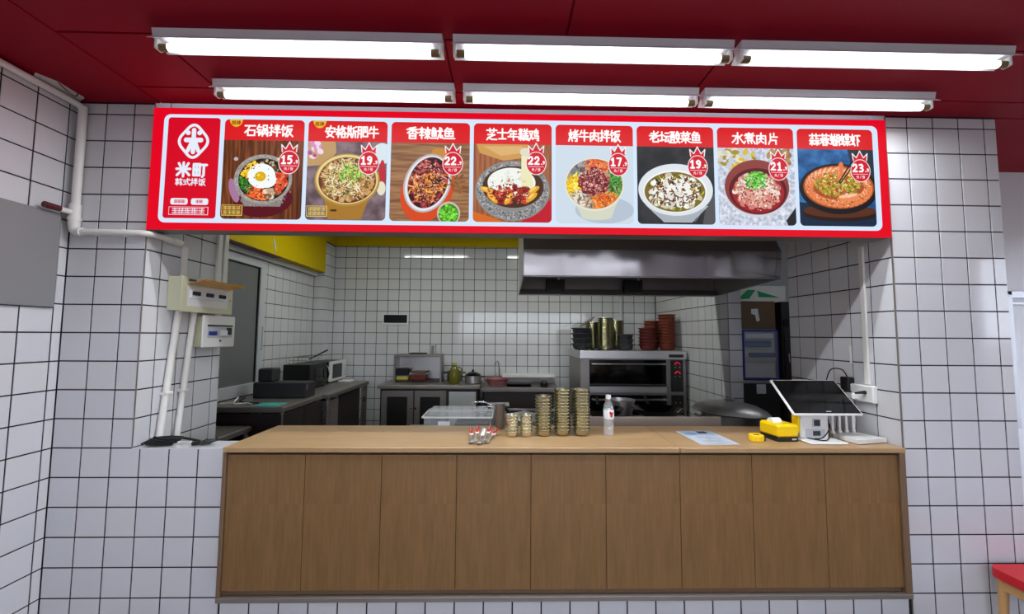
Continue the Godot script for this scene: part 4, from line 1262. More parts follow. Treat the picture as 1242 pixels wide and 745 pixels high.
	part(o, "cable", tube(smooth_path([Vector3(0.07, 0.19, -0.09), Vector3(0.055, 0.12, -0.05), Vector3(0.03, 0.06, -0.01), Vector3(-0.03, 0.020, 0.055), Vector3(-0.085, 0.018, 0.05), Vector3(-0.12, 0.022, 0.02)]), 0.0032, 8), M.rubber)
	part(o, "power_lead", tube(smooth_path([Vector3(0.055, 0.19, -0.12), Vector3(0.10, 0.17, -0.20), Vector3(0.16, 0.19, -0.23), Vector3(0.22, 0.255, -0.17), Vector3(0.255, 0.264, -0.105)]), 0.0045, 8), M.rubber)
	part(o, "cable_knot", box(Vector3(0.028, 0.05, 0.028), 0.01), M.rubber, Vector3(0.035, 0.10, -0.035))
	# router with four aerials
	o = thing("router", "flat white router with four upright aerials beside the tiled wall", "router", Vector3(4.385, TOP, -0.145), 0.22)
	part(o, "case", prism(PackedVector2Array([Vector2(-0.085, -0.07), Vector2(0.085, -0.07), Vector2(0.105, 0.085), Vector2(-0.105, 0.085)]), 0.004, 0.026, Transform3D(Basis(Vector3.RIGHT, PI / 2), Vector3(0, 0.03, 0))), M.white_plastic)
	for i in 4:
		var a := part(o, "aerial", box(Vector3(0.017, 0.125, 0.008), 0.003), M.white_plastic, Vector3(-0.078 + i * 0.052, 0.09, -0.074))
		part(a, "hinge", tube([Vector3(-0.01, -0.058, 0), Vector3(0.01, -0.058, 0)], 0.007, 10), M.white_plastic)

# ---------------------------------------------------------------- fittings on the walls
func wall_fittings() -> void:
	# socket, adapter and trunking on the right-hand return wall
	var o := thing("power_socket", "white double power socket with a black plug on the right return wall", "socket", Vector3(XR, 1.315, -0.215))
	part(o, "case", slabs([[-0.032, -0.047, -0.082, 0.0, 0.053, 0.082]], 0.006), M.white_plastic)
	part(o, "black_plug", tube([Vector3(-0.033, 0.012, 0.03), Vector3(-0.058, 0.012, 0.034), Vector3(-0.066, 0.004, 0.0)], 0.012, 10, 0.006), M.rubber)
	part(o, "white_plug", box(Vector3(0.04, 0.036, 0.05), 0.006), M.white_plastic, Vector3(-0.045, -0.018, -0.045))
	o = thing("power_adapter", "black power adapter plugged in above the white socket", "adapter", Vector3(XR - 0.001, 1.363, -0.318))
	part(o, "body", slabs([[-0.045, -0.043, -0.032, 0.0, 0.042, 0.032]], 0.006), M.black_plastic)
	part(o, "lead", tube(smooth_path([Vector3(-0.02, 0.04, 0.0), Vector3(-0.03, 0.085, -0.03), Vector3(-0.06, 0.08, -0.08), Vector3(-0.07, 0.0, -0.11), Vector3(-0.075, -0.06, -0.12)]), 0.0035, 8), M.rubber)
	single("white_lead", "thin white lead hanging below the power socket", "cord", tube(smooth_path([Vector3(4.468, 1.280, -0.258), Vector3(4.462, 1.22, -0.262), Vector3(4.470, 1.17, -0.250), Vector3(4.462, 1.12, -0.245), Vector3(4.452, 1.085, -0.235)]), 0.003, 8), M.white_plastic)
	single("cable_trunking", "pale vertical cable trunking on the right return wall", "trunking", slabs([[XR - 0.014, 1.372, -0.208, XR, 2.20, -0.176]], 0.003), M.pvc)
	single("cable_clip", "short white cable sleeve left of the trunking on the return wall", "trunking", slabs([[XR - 0.010, 1.49, -0.309, XR, 1.60, -0.298]], 0.002), M.white_plastic)
	# grey board on the left wall
	o = thing("grey_board", "plain grey rectangular board hung on the left tiled wall", "board", Vector3(0.0, 1.78, 0.0))
	part(o, "panel", slabs([[0.0, 0.0, 0.060, 0.018, 0.49, 0.72]], 0.002), M.grey_board)
	part(o, "edge", slabs([[0.0, -0.004, 0.056, 0.012, 0.0, 0.724]]), M.charcoal)
	# white pipe run with its tee and branch
	o = thing("water_pipe", "white plastic pipe running down the corner and along the front tiles", "pipe", Vector3.ZERO)
	part(o, "ceiling_run", tube([Vector3(0.022, 2.890, 2.2), Vector3(0.022, 2.888, 0.10), Vector3(0.026, 2.885, 0.06), Vector3(0.040, 2.875, 0.036), Vector3(0.050, 2.85, 0.027)], 0.017, 14), M.pvc)
	part(o, "down_pipe", tube([Vector3(0.050, 2.875, 0.027), Vector3(0.050, 2.24, 0.027)], 0.019, 16), M.pvc)
	var tee := part(o, "tee_joint", tube([Vector3(0.050, 2.335, 0.027), Vector3(0.050, 2.222, 0.027)], 0.0245, 16), M.pvc)
	part(tee, "collar", tube([Vector3(0.050, 2.262, 0.027), Vector3(0.050, 2.245, 0.027)], 0.029, 16), M.pvc)
	part(o, "branch", tube([Vector3(0.048, 2.287, 0.035), Vector3(0.046, 2.287, 0.105)], 0.014, 12), M.pvc)
	part(o, "branch_cap", tube([Vector3(0.046, 2.288, 0.10), Vector3(0.046, 2.290, 0.17)], 0.016, 12), M.maroon)
	part(o, "elbow", tube(smooth_path([Vector3(0.050, 2.235, 0.027), Vector3(0.052, 2.205, 0.027), Vector3(0.062, 2.190, 0.027), Vector3(0.095, 2.185, 0.027)]), 0.0235, 14), M.pvc)
	part(o, "cross_run", tube([Vector3(0.07, 2.186, 0.027), Vector3(0.40, 2.183, 0.026), Vector3(0.435, 2.182, 0.010), Vector3(0.445, 2.181, -0.03), Vector3(0.436, 2.180, -0.16)], 0.016, 14), M.pvc)
	part(o, "run_end", tube([Vector3(0.438, 2.180, -0.13), Vector3(0.435, 2.178, -0.20)], 0.021, 12), M.pvc)
	for x in [0.16, 0.30]:
		part(o, "pipe_clip", slabs([[x, 2.165, 0.0, x + 0.012, 2.205, 0.03]], 0.003), M.pvc)
	o = thing("peeling_plaster", "torn strip of pale plaster peeling at the red ceiling corner", "plaster", Vector3.ZERO)
	part(o, "flake", prism(PackedVector2Array([Vector2(0.02, 0.02), Vector2(0.075, 0.05), Vector2(0.085, 0.19), Vector2(0.05, 0.26), Vector2(0.02, 0.24)]), 0.0, 0.006, Transform3D(Basis(Vector3.RIGHT, PI / 2), Vector3(0, 2.9155, 0))), M.plaster)
	part(o, "strand", tube(smooth_path([Vector3(0.085, 2.912, 0.09), Vector3(0.10, 2.88, 0.12), Vector3(0.115, 2.875, 0.17), Vector3(0.12, 2.89, 0.22)]), 0.003, 6), M.cardboard)
	# fuse boxes on the left return wall
	o = thing("fuse_box", "beige steel fuse box with its amber flap standing open", "fuse box", Vector3(XL, 1.78, -0.16))
	part(o, "case", slabs([[0.0, 0.0, -0.43, 0.078, 0.200, 0.0]], 0.004), M.beige_steel)
	part(o, "front_plate", slabs([[0.078, -0.006, -0.436, 0.088, 0.204, 0.008]], 0.003), M.beige_steel)
	part(o, "inner_plate", slabs([[0.086, 0.030, -0.385, 0.0895, 0.148, -0.035]], 0.001), M.white_plastic)
	var rail := part(o, "breaker_row", slabs([[0.089, 0.078, -0.36, 0.098, 0.120, -0.05]], 0.002), M.paper)
	for i in 3:
		for k in 3:
			part(rail, "breaker_switch", box(Vector3(0.014, 0.024, 0.016), 0.003), M.navy, Vector3(0.103, 0.106, -0.068 - i * 0.112 - k * 0.020))
	part(o, "maker_plate", slabs([[0.088, 0.176, -0.10, 0.0895, 0.190, -0.04]]), M.blue_print)
	var flap := part(o, "amber_flap", box(Vector3(0.115, 0.004, 0.37), 0.001), M.amber_plastic, Vector3(0.140, 0.170, -0.215), Basis(Vector3.BACK, 0.22))
	part(flap, "flap_edge", box(Vector3(0.004, 0.012, 0.37), 0.001), M.amber_plastic, Vector3(0.056, -0.004, 0))
	part(o, "lock", tube([Vector3(0.088, 0.088, -0.405), Vector3(0.094, 0.088, -0.405)], 0.007, 10), M.chrome)
	o = thing("breaker_box", "small white breaker box mounted below the beige fuse box", "fuse box", Vector3(XL, 1.56, -0.370))
	part(o, "case", slabs([[0.0, 0.004, -0.26, 0.068, 0.196, 0.0]], 0.004), M.beige_steel)
	part(o, "front_plate", slabs([[0.068, 0.0, -0.275, 0.082, 0.204, 0.025]], 0.005), M.white_plastic)
	part(o, "window_frame", slabs([[0.081, 0.062, -0.245, 0.085, 0.148, -0.010]], 0.001), M.alu)
	part(o, "flap_gap", slabs([[0.0835, 0.134, -0.245, 0.086, 0.144, -0.010]]), M.black_plastic)  # black strip stands in for the shade in the flap gap
	part(o, "breaker", slabs([[0.085, 0.078, -0.09, 0.092, 0.104, -0.02]], 0.002), M.blue_print)
	part(o, "breaker", slabs([[0.085, 0.074, -0.20, 0.093, 0.112, -0.12]], 0.002), M.paper)
	part(o, "breaker", slabs([[0.085, 0.080, -0.225, 0.095, 0.128, -0.185]], 0.002), M.black_plastic)
	part(o, "knob", tube([Vector3(0.082, 0.042, -0.13), Vector3(0.087, 0.042, -0.13)], 0.006, 10), M.black_plastic)
	# conduits
	o = thing("conduit", "white conduit from the fuse box to the ledge, the one nearer the room", "conduit", Vector3.ZERO, 0.0, "white conduits below the fuse box")
	part(o, "pipe", tube([Vector3(XL + 0.022, 1.785, -0.222), Vector3(XL + 0.022, 1.052, -0.140)], 0.0175, 14), M.pvc)
	part(o, "clip", slabs([[XL, 1.30, -0.195, XL + 0.044, 1.318, -0.150]], 0.003), M.pvc)
	o = thing("conduit", "white conduit from the fuse box downwards, the one nearer the kitchen", "conduit", Vector3.ZERO, 0.0, "white conduits below the fuse box")
	part(o, "pipe", tube([Vector3(XL + 0.022, 1.785, -0.345), Vector3(XL + 0.022, 1.02, -0.262)], 0.0165, 14), M.pvc)
	part(o, "clip", slabs([[XL, 1.30, -0.315, XL + 0.042, 1.318, -0.27]], 0.003), M.pvc)
	single("cable_channel", "flat white cable channel above the fuse box, under the pipe end", "trunking", slabs([[XL, 1.98, -0.278, XL + 0.016, 2.17, -0.238]], 0.003), M.pvc)
	single("cable_channel", "white cable channel above the fuse box, left of the wall edge", "trunking", slabs([[XL, 1.985, -0.575, XL + 0.018, 3.0, -0.535]], 0.003), M.pvc)
	single("cable_channel", "white cable channel running up the very edge of the left return wall", "trunking", slabs([[XL, 1.985, -0.628, XL + 0.024, 3.0, -0.586]], 0.003), M.pvc)
	# black cords on the ledge
	var pts := []
	for i in 15:
		pts.append(Vector3(0.50 + 0.075 * cos(i * 1.55) + 0.004 * i, 1.058 + 0.0026 * i, -0.055 + 0.035 * sin(i * 1.55)))
	o = thing("cord_coil", "black coiled power cord lying on the white ledge by the conduits", "cord", Vector3.ZERO)
	part(o, "coil", tube(smooth_path(pts, 5), 0.0065, 8), M.rubber)
	part(o, "strap", tube(smooth_path([Vector3(0.43, 1.06, -0.03), Vector3(0.48, 1.085, -0.075), Vector3(0.60, 1.082, -0.085), Vector3(0.70, 1.066, -0.08)]), 0.007, 8), M.rubber)
	pts = []
	for i in 10:
		pts.append(Vector3(0.735 + 0.035 * cos(i * 1.8) + 0.004 * i, 1.058 + 0.0022 * i, -0.062 + 0.026 * sin(i * 1.8)))
	o = thing("cord_coil", "small dark cord bundle with a plug on the white ledge near the counter", "cord", Vector3.ZERO)
	part(o, "coil", tube(smooth_path(pts, 5), 0.005, 8), M.charcoal)
	part(o, "plug", tube([Vector3(0.690, 1.063, -0.04), Vector3(0.725, 1.066, -0.045)], 0.011, 10), M.rubber)

func stool() -> void:
	var o := thing("padded_stool", "stool with a red padded seat and wooden legs by the right wall", "stool", Vector3(5.10, 0.0, 0.27))
	part(o, "seat", prism(round_rect(-0.22, -0.21, 0.23, 0.23, 0.05, 6), -0.045, 0.0, Transform3D(Basis(Vector3.RIGHT, -PI / 2), Vector3(0, 0.47, 0))), M.seat_red)
	part(o, "apron", slabs([[-0.19, 0.37, -0.205, 0.19, 0.427, -0.185], [-0.19, 0.37, 0.175, 0.19, 0.427, 0.195], [-0.205, 0.37, -0.19, -0.185, 0.427, 0.18], [0.185, 0.37, -0.19, 0.205, 0.427, 0.18]], 0.003), M.oak)
	for s in [[-0.185, -0.185], [0.185, -0.185], [-0.185, 0.175], [0.185, 0.175]]:
		part(o, "leg", tube([Vector3(s[0], 0.43, s[1]), Vector3(s[0] * 1.06, 0.0, s[1] * 1.06)], 0.021, 12, 0.016), M.oak)

# ---------------------------------------------------------------- kitchen furniture
func hood() -> void:
	var x0 := 2.490
	var x1 := 4.478
	var zf := -0.85
	var zb := -1.88
	var yf := 2.103
	var yb := 2.058
	var o := thing("extractor_hood", "wide stainless steel extractor hood hanging over the stove", "hood", Vector3.ZERO)
	var st := new_st()
	var band := 2.305
	var side := PackedVector2Array([Vector2(-zf + 0.027, yf), Vector2(-zf, band), Vector2(1.30, 3.098), Vector2(-zb, 3.098), Vector2(-zb, yb)])
	var turn := Transform3D(Basis(Vector3.UP, PI / 2), Vector3.ZERO)
	part(o, "front_band", prism(PackedVector2Array([Vector2(-zf + 0.027, yf), Vector2(-zf, band), Vector2(-zf + 0.006, band), Vector2(-zf + 0.033, yf)]), x0, x1, turn), M.hood_steel)
	st = new_st()
	quad(st, Vector3(x0, band, zf), Vector3(x1, band, zf), Vector3(x1, 3.098, -1.30), Vector3(x0, 3.098, -1.30))
	quad(st, Vector3(x0, band, zf - 0.004), Vector3(x0, 3.098, -1.304), Vector3(x1, 3.098, -1.304), Vector3(x1, band, zf - 0.004))
	part(o, "sloping_cover", done(st), M.steel_dull)
	for x in [x0, x1 - 0.005]:
		part(o, "side_panel", prism(side, x, x + 0.005, turn), M.steel)
	part(o, "back_panel", slabs([[x0, yb, zb, x1, 3.098, zb + 0.006]]), M.steel_dull)
	# rolled edge round the opening: gutter
	st = new_st()
	for e in [[Vector3(x0, yf, zf - 0.03), Vector3(x1, yf, zf - 0.03)], [Vector3(x0, yf, zf - 0.03), Vector3(x0, yb, zb)], [Vector3(x1, yf, zf - 0.03), Vector3(x1, yb, zb)], [Vector3(x0, yb, zb), Vector3(x1, yb, zb)]]:
		add_tube(st, [e[0], e[1]], 0.007, 8)
	part(o, "rolled_edge", done(st), M.steel)
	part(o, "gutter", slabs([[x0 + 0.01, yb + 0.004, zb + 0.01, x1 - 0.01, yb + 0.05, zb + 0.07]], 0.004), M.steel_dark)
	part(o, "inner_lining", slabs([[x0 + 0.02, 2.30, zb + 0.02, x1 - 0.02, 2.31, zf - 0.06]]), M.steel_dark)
	for i in 4:
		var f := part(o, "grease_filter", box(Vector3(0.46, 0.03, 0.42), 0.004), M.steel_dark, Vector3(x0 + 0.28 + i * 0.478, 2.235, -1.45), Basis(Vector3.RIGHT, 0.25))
		for k in 6:
			part(f, "slat", box(Vector3(0.42, 0.008, 0.03), 0.002), M.steel_dull, Vector3(0, -0.017, -0.17 + k * 0.068))
	for x in [2.85, 3.62]:
		var b := part(o, "duct_bracket", slabs([[x - 0.09, 2.075, zb + 0.07, x + 0.09, 2.20, zb + 0.12]], 0.004), M.black_plastic)
		part(b, "bracket_bolt", tube([Vector3(x + 0.02, 2.19, zb + 0.2), Vector3(x - 0.03, 2.29, zb + 0.3)], 0.012, 8), M.steel)

func work_table(at: Vector3, size: Vector3, called: String, label: String, m: Material) -> Node3D:
	# at: front left corner of the top on the floor plane; size: width, height, depth towards -z
	var o := thing(called, label, "table", at)
	part(o, "worktop", slabs([[0, size.y - 0.045, -size.z, size.x, size.y, 0]], 0.006), m)
	for p in [[0.03, -0.04], [size.x - 0.03, -0.04], [0.03, -size.z + 0.04], [size.x - 0.03, -size.z + 0.04]]:
		part(o, "leg", tube([Vector3(p[0], 0, p[1]), Vector3(p[0], size.y - 0.04, p[1])], 0.019, 12), M.steel_dull)
	part(o, "under_shelf", slabs([[0.02, 0.22, -size.z + 0.03, size.x - 0.02, 0.25, -0.03]], 0.003), M.steel_dark)
	return o

func left_tables() -> void:
	var o := work_table(Vector3(-0.145, 0, -1.22), Vector3(0.69, 1.046, 0.735), "work_table", "dark steel work table below the grey window, nearest the room", M.steel_dull)
	part(o, "door", slabs([[0.672, 0.27, -0.70, 0.685, 0.99, -0.37]], 0.003), M.steel_dark)
	part(o, "door", slabs([[0.672, 0.27, -0.36, 0.685, 0.99, -0.03]], 0.003), M.steel_dark)
	part(o, "end_panel", slabs([[0.02, 0.26, -0.03, 0.665, 0.99, -0.018]], 0.003), M.steel_dark)
	work_table(Vector3(-0.145, 0, -0.80), Vector3(0.46, 0.905, 0.40), "low_bench", "low dark steel bench in front of the window table", M.steel_dull)
	o = work_table(Vector3(-0.145, 0, -1.97), Vector3(0.745, 1.046, 1.22), "work_table", "dark steel work table carrying the microwave along the left wall", M.steel_dull)
	part(o, "side_board", slabs([[0.715, 0.25, -1.18, 0.73, 0.99, -1.02]], 0.003), M.steel_dull)
	part(o, "handle_hole", slabs([[0.728, 0.80, -1.14, 0.733, 0.86, -1.05]]), M.black_plastic)
	part(o, "speckled_carton", slabs([[0.45, 0.26, -0.32, 0.715, 0.97, -0.05]], 0.004), M.carton_speckled)
	part(o, "back_board", slabs([[0.02, 0.26, -1.2, 0.05, 0.99, -0.05]]), M.steel_dark)
	part(o, "drawer_front", slabs([[0.69, 0.26, -1.0, 0.705, 0.985, -0.36]], 0.003), M.steel_dark)  # dark board imitates the shaded space under the table
	# charcoal box with its raised lid
	o = thing("equipment_box", "charcoal grey equipment box with a raised left block on the window table", "box", Vector3(0.0, 1.046, -1.70))
	part(o, "body", slabs([[0.0, 0.0, -0.20, 0.49, 0.145, 0.0]], 0.008), M.charcoal)
	part(o, "raised_block", slabs([[0.01, 0.145, -0.19, 0.155, 0.27, -0.05]], 0.012), M.charcoal)
	part(o, "latch", box(Vector3(0.004, 0.05, 0.03), 0.001), M.steel_dull, Vector3(0.490, 0.10, -0.03))
	# rack of wires behind it, with a ladle
	o = thing("wire_rack", "wire rack with a long black-handled ladle on the small black oven", "rack", Vector3(0.11, 1.3165, -2.32))
	var st := new_st()
	for i in 6:
		add_tube(st, [Vector3(-0.10 + i * 0.045, 0.004, 0.0), Vector3(-0.10 + i * 0.045, 0.075, 0.0), Vector3(-0.10 + i * 0.045, 0.075, -0.2)], 0.0022, 6)
	for y in [0.004, 0.04, 0.075]:
		add_tube(st, [Vector3(-0.10, y, 0.0), Vector3(0.125, y, 0.0)], 0.0025, 6)
	for z in [-0.1, -0.2]:
		add_tube(st, [Vector3(-0.10, 0.075, z), Vector3(0.125, 0.075, z)], 0.0025, 6)
	for x in [-0.10, 0.125]:
		add_tube(st, [Vector3(x, 0.004, -0.2), Vector3(x, 0.075, -0.2)], 0.0025, 6)
	part(o, "wires", done(st), M.steel_dull)
	part(o, "ladle", tube([Vector3(0.08, 0.05, -0.06), Vector3(0.27, 0.155, -0.10)], 0.006, 8, 0.009), M.black_plastic)
	# black box oven in front of the microwave
	o = thing("small_oven", "small black table-top oven between the charcoal box and the microwave", "oven", Vector3(-0.02, 1.046, -2.25))
	part(o, "case", slabs([[0.0, 0.015, -0.42, 0.29, 0.27, 0.0]], 0.006), M.black_plastic)
	part(o, "door_glass", slabs([[0.288, 0.05, -0.36, 0.294, 0.22, -0.12]], 0.002), M.black_gloss)
	part(o, "bow_handle", tube(smooth_path([Vector3(0.29, 0.05, -0.40), Vector3(0.32, 0.10, -0.40), Vector3(0.325, 0.19, -0.40), Vector3(0.29, 0.235, -0.40)]), 0.006, 8), M.chrome)
	for q in [[0.03, -0.03], [0.26, -0.03], [0.03, -0.39], [0.26, -0.39]]:
		part(o, "foot", box(Vector3(0.03, 0.016, 0.03), 0.003), M.rubber, Vector3(q[0], 0.008, q[1]))
	# microwave
	o = thing("microwave", "white-fronted microwave with black sides on the left work table", "microwave", Vector3(0.05, 1.046, -2.85))
	part(o, "case", slabs([[-0.14, 0.02, -0.49, 0.165, 0.262, 0.0]], 0.005), M.black_plastic)
	var fr := part(o, "front", slabs([[0.165, 0.018, -0.495, 0.190, 0.265, 0.004]], 0.006), M.white_plastic)
	part(fr, "door_glass", slabs([[0.189, 0.055, -0.345, 0.194, 0.228, -0.06]], 0.002), M.navy)
	for i in 4:
		part(fr, "button", box(Vector3(0.006, 0.018, 0.05), 0.002), M.alu, Vector3(0.191, 0.075 + i * 0.04, -0.435))
	for p in [[-0.11, -0.05], [-0.11, -0.44], [0.14, -0.05], [0.14, -0.44]]:
		part(o, "foot", box(Vector3(0.03, 0.02, 0.03), 0.003), M.rubber, Vector3(p[0], 0.01, p[1]))
	single("white_tray", "small white tray at the far end of the left work table", "tray", slabs([[0.27, 1.046, -3.15, 0.42, 1.066, -3.02]], 0.004), M.white_plastic)
	single("teal_folder", "teal plastic folder on the window table", "folder", slabs([[0.27, 1.046, -1.42, 0.47, 1.052, -1.26]], 0.002), M.teal, Vector3.ZERO)
	single("cable_tangle", "white tangled cord on the window table", "cord", tube(smooth_path([Vector3(-0.06, 1.052, -1.35), Vector3(0.02, 1.054, -1.42), Vector3(0.06, 1.10, -1.40), Vector3(0.07, 1.056, -1.33), Vector3(0.14, 1.054, -1.38), Vector3(0.22, 1.052, -1.33)]), 0.006, 8), M.white_plastic)
	single("black_lead", "black lead running from the charcoal box across the window table", "cord", tube(smooth_path([Vector3(-0.05, 1.053, -1.67), Vector3(0.0, 1.053, -1.52), Vector3(0.10, 1.053, -1.43), Vector3(0.24, 1.053, -1.40)]), 0.006, 8), M.rubber)

func back_row() -> void:
	# cabinet table at the back wall
	var o := thing("cabinet_table", "brown-black steel cabinet table with two framed doors at the back wall", "cabinet", Vector3(0.81, 0, -2.85))
	part(o, "worktop", slabs([[0.0, 0.985, -0.62, 1.25, 1.03, 0.0]], 0.006), M.steel_dull)
	part(o, "body", slabs([[0.03, 0.1, -0.60, 1.22, 0.985, -0.03]], 0.003), M.steel_dark)
	for i in 2:
		var d := part(o, "door", slabs([[0.05 + i * 0.40, 0.14, -0.03, 0.435 + i * 0.40, 0.96, -0.012]], 0.003), M.steel_dull)
		part(d, "door_panel", slabs([[0.12 + i * 0.40, 0.2, -0.013, 0.365 + i * 0.40, 0.89, -0.009]], 0.002), M.black_plastic)
		part(d, "knob", tube([Vector3(0.415 + i * 0.055, 0.755, -0.012), Vector3(0.415 + i * 0.055, 0.755, 0.012)], 0.011, 12), M.chrome)
	part(o, "grey_panel", slabs([[0.87, 0.55, -0.03, 1.20, 0.95, -0.014]], 0.003), M.alu)
	for x in [0.06, 1.19]:
		part(o, "leg", tube([Vector3(x, 0, -0.3), Vector3(x, 0.11, -0.3)], 0.02, 10), M.steel_dull)
	# steel shelf frame with food containers
	o = thing("counter_shelf", "open steel shelf frame standing on the cabinet table", "shelf", Vector3(0.92, 1.03, -3.18))
	part(o, "top_rail", slabs([[0.0, 0.33, -0.2, 0.62, 0.36, 0.02]], 0.003), M.steel_dull)
	part(o, "upright", slabs([[0.0, 0.0, -0.2, 0.022, 0.33, 0.02]], 0.002), M.steel_dull)
	part(o, "upright", slabs([[0.598, 0.0, -0.2, 0.62, 0.33, 0.02]], 0.002), M.steel_dull)
	part(o, "back_sheet", slabs([[0.02, 0.03, -0.205, 0.60, 0.33, -0.2]]), M.steel)
	part(o, "bottom_rail", slabs([[0.0, 0.0, -0.2, 0.62, 0.025, 0.0]], 0.002), M.steel_dark)
	part(o, "top_tray", slabs([[0.19, 0.36, -0.15, 0.40, 0.378, -0.01]], 0.003), M.charcoal)
	part(o, "tall_tin", tube([Vector3(0.475, 0.36, -0.12), Vector3(0.475, 0.47, -0.12)], 0.016, 12), M.steel_dull)
	part(o, "tall_tin", tube([Vector3(0.51, 0.36, -0.12), Vector3(0.51, 0.50, -0.12)], 0.014, 12), M.steel)
	var box_parts := func(nm: String, lab: String, r: Array, m: Material) -> void:
		var c := thing(nm, lab, "food box", Vector3((r[0] + r[3]) / 2, r[1], (r[2] + r[5]) / 2))
		var h: float = r[4] - r[1]
		part(c, "tub", box(Vector3(r[3] - r[0], h * 0.8, r[5] - r[2]), 0.012), m, Vector3(0, h * 0.4, 0))
		part(c, "lid", box(Vector3(r[3] - r[0] + 0.01, h * 0.2, r[5] - r[2] + 0.01), 0.004), M.clear_plastic, Vector3(0, h * 0.9, 0))
	box_parts.call("food_box", "yellow plastic food box at the lower left of the back shelf", [0.955, 1.056, -3.30, 1.115, 1.120, -3.15], M.food_box_yellow)
	box_parts.call("food_box", "dark blue-grey food box stacked on the yellow one", [0.950, 1.121, -3.30, 1.120, 1.235, -3.15], M.navy)
	box_parts.call("food_box", "red plastic food box beside the stacked boxes on the back shelf", [1.135, 1.056, -3.30, 1.345, 1.150, -3.13], M.terracotta_red)
	box_parts.call("food_box", "flat brown food box lying on the red one", [1.16, 1.151, -3.29, 1.36, 1.19, -3.14], M.cardboard)
	# pots and an oil jug
	o = thing("oil_jug", "olive green oil jug between the pots at the back wall", "jug", Vector3(1.725, 1.03, -3.02))
	part(o, "body", lathe([Vector2(0, 0), Vector2(0.060, 0), Vector2(0.066, 0.01), Vector2(0.066, 0.15), Vector2(0.045, 0.20), Vector2(0.026, 0.225), Vector2(0.026, 0.245), Vector2(0, 0.245)], 24), M.olive_oil)
	part(o, "cap", lathe([Vector2(0.030, 0.238), Vector2(0.030, 0.265), Vector2(0, 0.267)], 18), M.food_box_yellow)
	part(o, "grip", tube(smooth_path([Vector3(0.04, 0.21, 0), Vector3(0.085, 0.19, 0), Vector3(0.088, 0.11, 0), Vector3(0.062, 0.09, 0)]), 0.009, 8), M.olive_oil)
	var pot := func(at: Vector3, r: float, h: float, lab: String, m: Material, lid: bool) -> void:
		var c := thing("cooking_pot", lab, "pot", at)
		part(c, "body", lathe([Vector2(0, 0.0), Vector2(r * 0.9, 0), Vector2(r, 0.012), Vector2(r, h), Vector2(r * 1.05, h + 0.004), Vector2(r * 0.96, h), Vector2(r * 0.95, 0.015), Vector2(0, 0.012)], 28), m)
		for s in [-1.0, 1.0]:
			part(c, "handle", tube(smooth_path([Vector3(s * r, h * 0.85, -0.03), Vector3(s * (r + 0.04), h * 0.88, -0.02), Vector3(s * (r + 0.04), h * 0.88, 0.02), Vector3(s * r, h * 0.85, 0.03)]), 0.008, 8), M.black_plastic)
		if lid:
			part(c, "lid", lathe([Vector2(r * 1.02, h), Vector2(r * 0.9, h + 0.02), Vector2(r * 0.4, h + 0.045), Vector2(0, h + 0.05)], 28), M.black_gloss)
			part(c, "lid_knob", lathe([Vector2(0.008, h + 0.045), Vector2(0.016, h + 0.065), Vector2(0.012, h + 0.075), Vector2(0, h + 0.077)], 14), M.black_plastic)
	pot.call(Vector3(1.69, 1.03, -3.33), 0.10, 0.13, "open steel pot behind the green oil jug", M.steel_dull, false)
	pot.call(Vector3(1.955, 1.03, -3.08), 0.105, 0.10, "dark lidded pot at the right end of the cabinet table", M.steel, true)
	# sink table
	o = thing("sink_table", "dark steel sink table with a raised back edge at the back wall", "sink", Vector3(2.09, 0, -2.85))
	part(o, "worktop", slabs([[0.0, 0.955, -0.60, 0.30, 1.0, 0.0], [0.30, 0.955, -0.12, 0.62, 1.0, 0.0], [0.30, 0.955, -0.60, 0.62, 1.0, -0.5], [0.62, 0.955, -0.60, 0.96, 1.0, 0.0]], 0.003), M.steel_dull)
	part(o, "basin", slabs([[0.30, 0.75, -0.5, 0.62, 0.76, -0.12], [0.295, 0.75, -0.5, 0.30, 0.99, -0.12], [0.62, 0.75, -0.5, 0.625, 0.99, -0.12], [0.30, 0.75, -0.505, 0.62, 0.99, -0.5], [0.30, 0.75, -0.12, 0.62, 0.99, -0.115]]), M.steel_dark)
	part(o, "back_edge", slabs([[0.0, 1.0, -0.62, 0.96, 1.09, -0.60]], 0.003), M.steel_dull)
	part(o, "front_skirt", slabs([[0.02, 0.70, -0.03, 0.94, 0.955, -0.015]], 0.003), M.steel_dark)
	for p in [[0.04, -0.05], [0.92, -0.05], [0.04, -0.57], [0.92, -0.57]]:
		part(o, "leg", tube([Vector3(p[0], 0, p[1]), Vector3(p[0], 0.96, p[1])], 0.02, 10), M.steel_dull)
	part(o, "rail", tube([Vector3(0.04, 0.62, -0.05), Vector3(0.92, 0.62, -0.05)], 0.012, 8), M.steel)
	part(o, "tap", tube(smooth_path([Vector3(0.20, 1.0, -0.54), Vector3(0.20, 1.20, -0.54), Vector3(0.185, 1.285, -0.50), Vector3(0.155, 1.29, -0.45), Vector3(0.145, 1.25, -0.43)]), 0.012, 10), M.chrome)
	single("white_board", "white cutting board laid across the sink table", "board", slabs([[2.33, 1.091, -3.49, 3.03, 1.126, -3.22]], 0.004), M.white_plastic)
	single("pink_basin", "pinkish plastic basin in the sink table corner", "basin", lathe([Vector2(0, 0), Vector2(0.11, 0), Vector2(0.145, 0.085), Vector2(0.155, 0.09), Vector2(0.14, 0.088), Vector2(0.105, 0.01), Vector2(0, 0.008)], 28), mat("pink_plastic", Color(0.62, 0.36, 0.38), 0.4), Vector3(2.26, 1.0, -3.14))
	single("soap_bottle", "small dark bottle on the sink table under the white board", "bottle", lathe([Vector2(0, 0), Vector2(0.045, 0), Vector2(0.05, 0.01), Vector2(0.048, 0.05), Vector2(0.02, 0.08), Vector2(0.016, 0.085), Vector2(0, 0.085)], 20), M.black_plastic, Vector3(2.86, 1.0, -3.0))
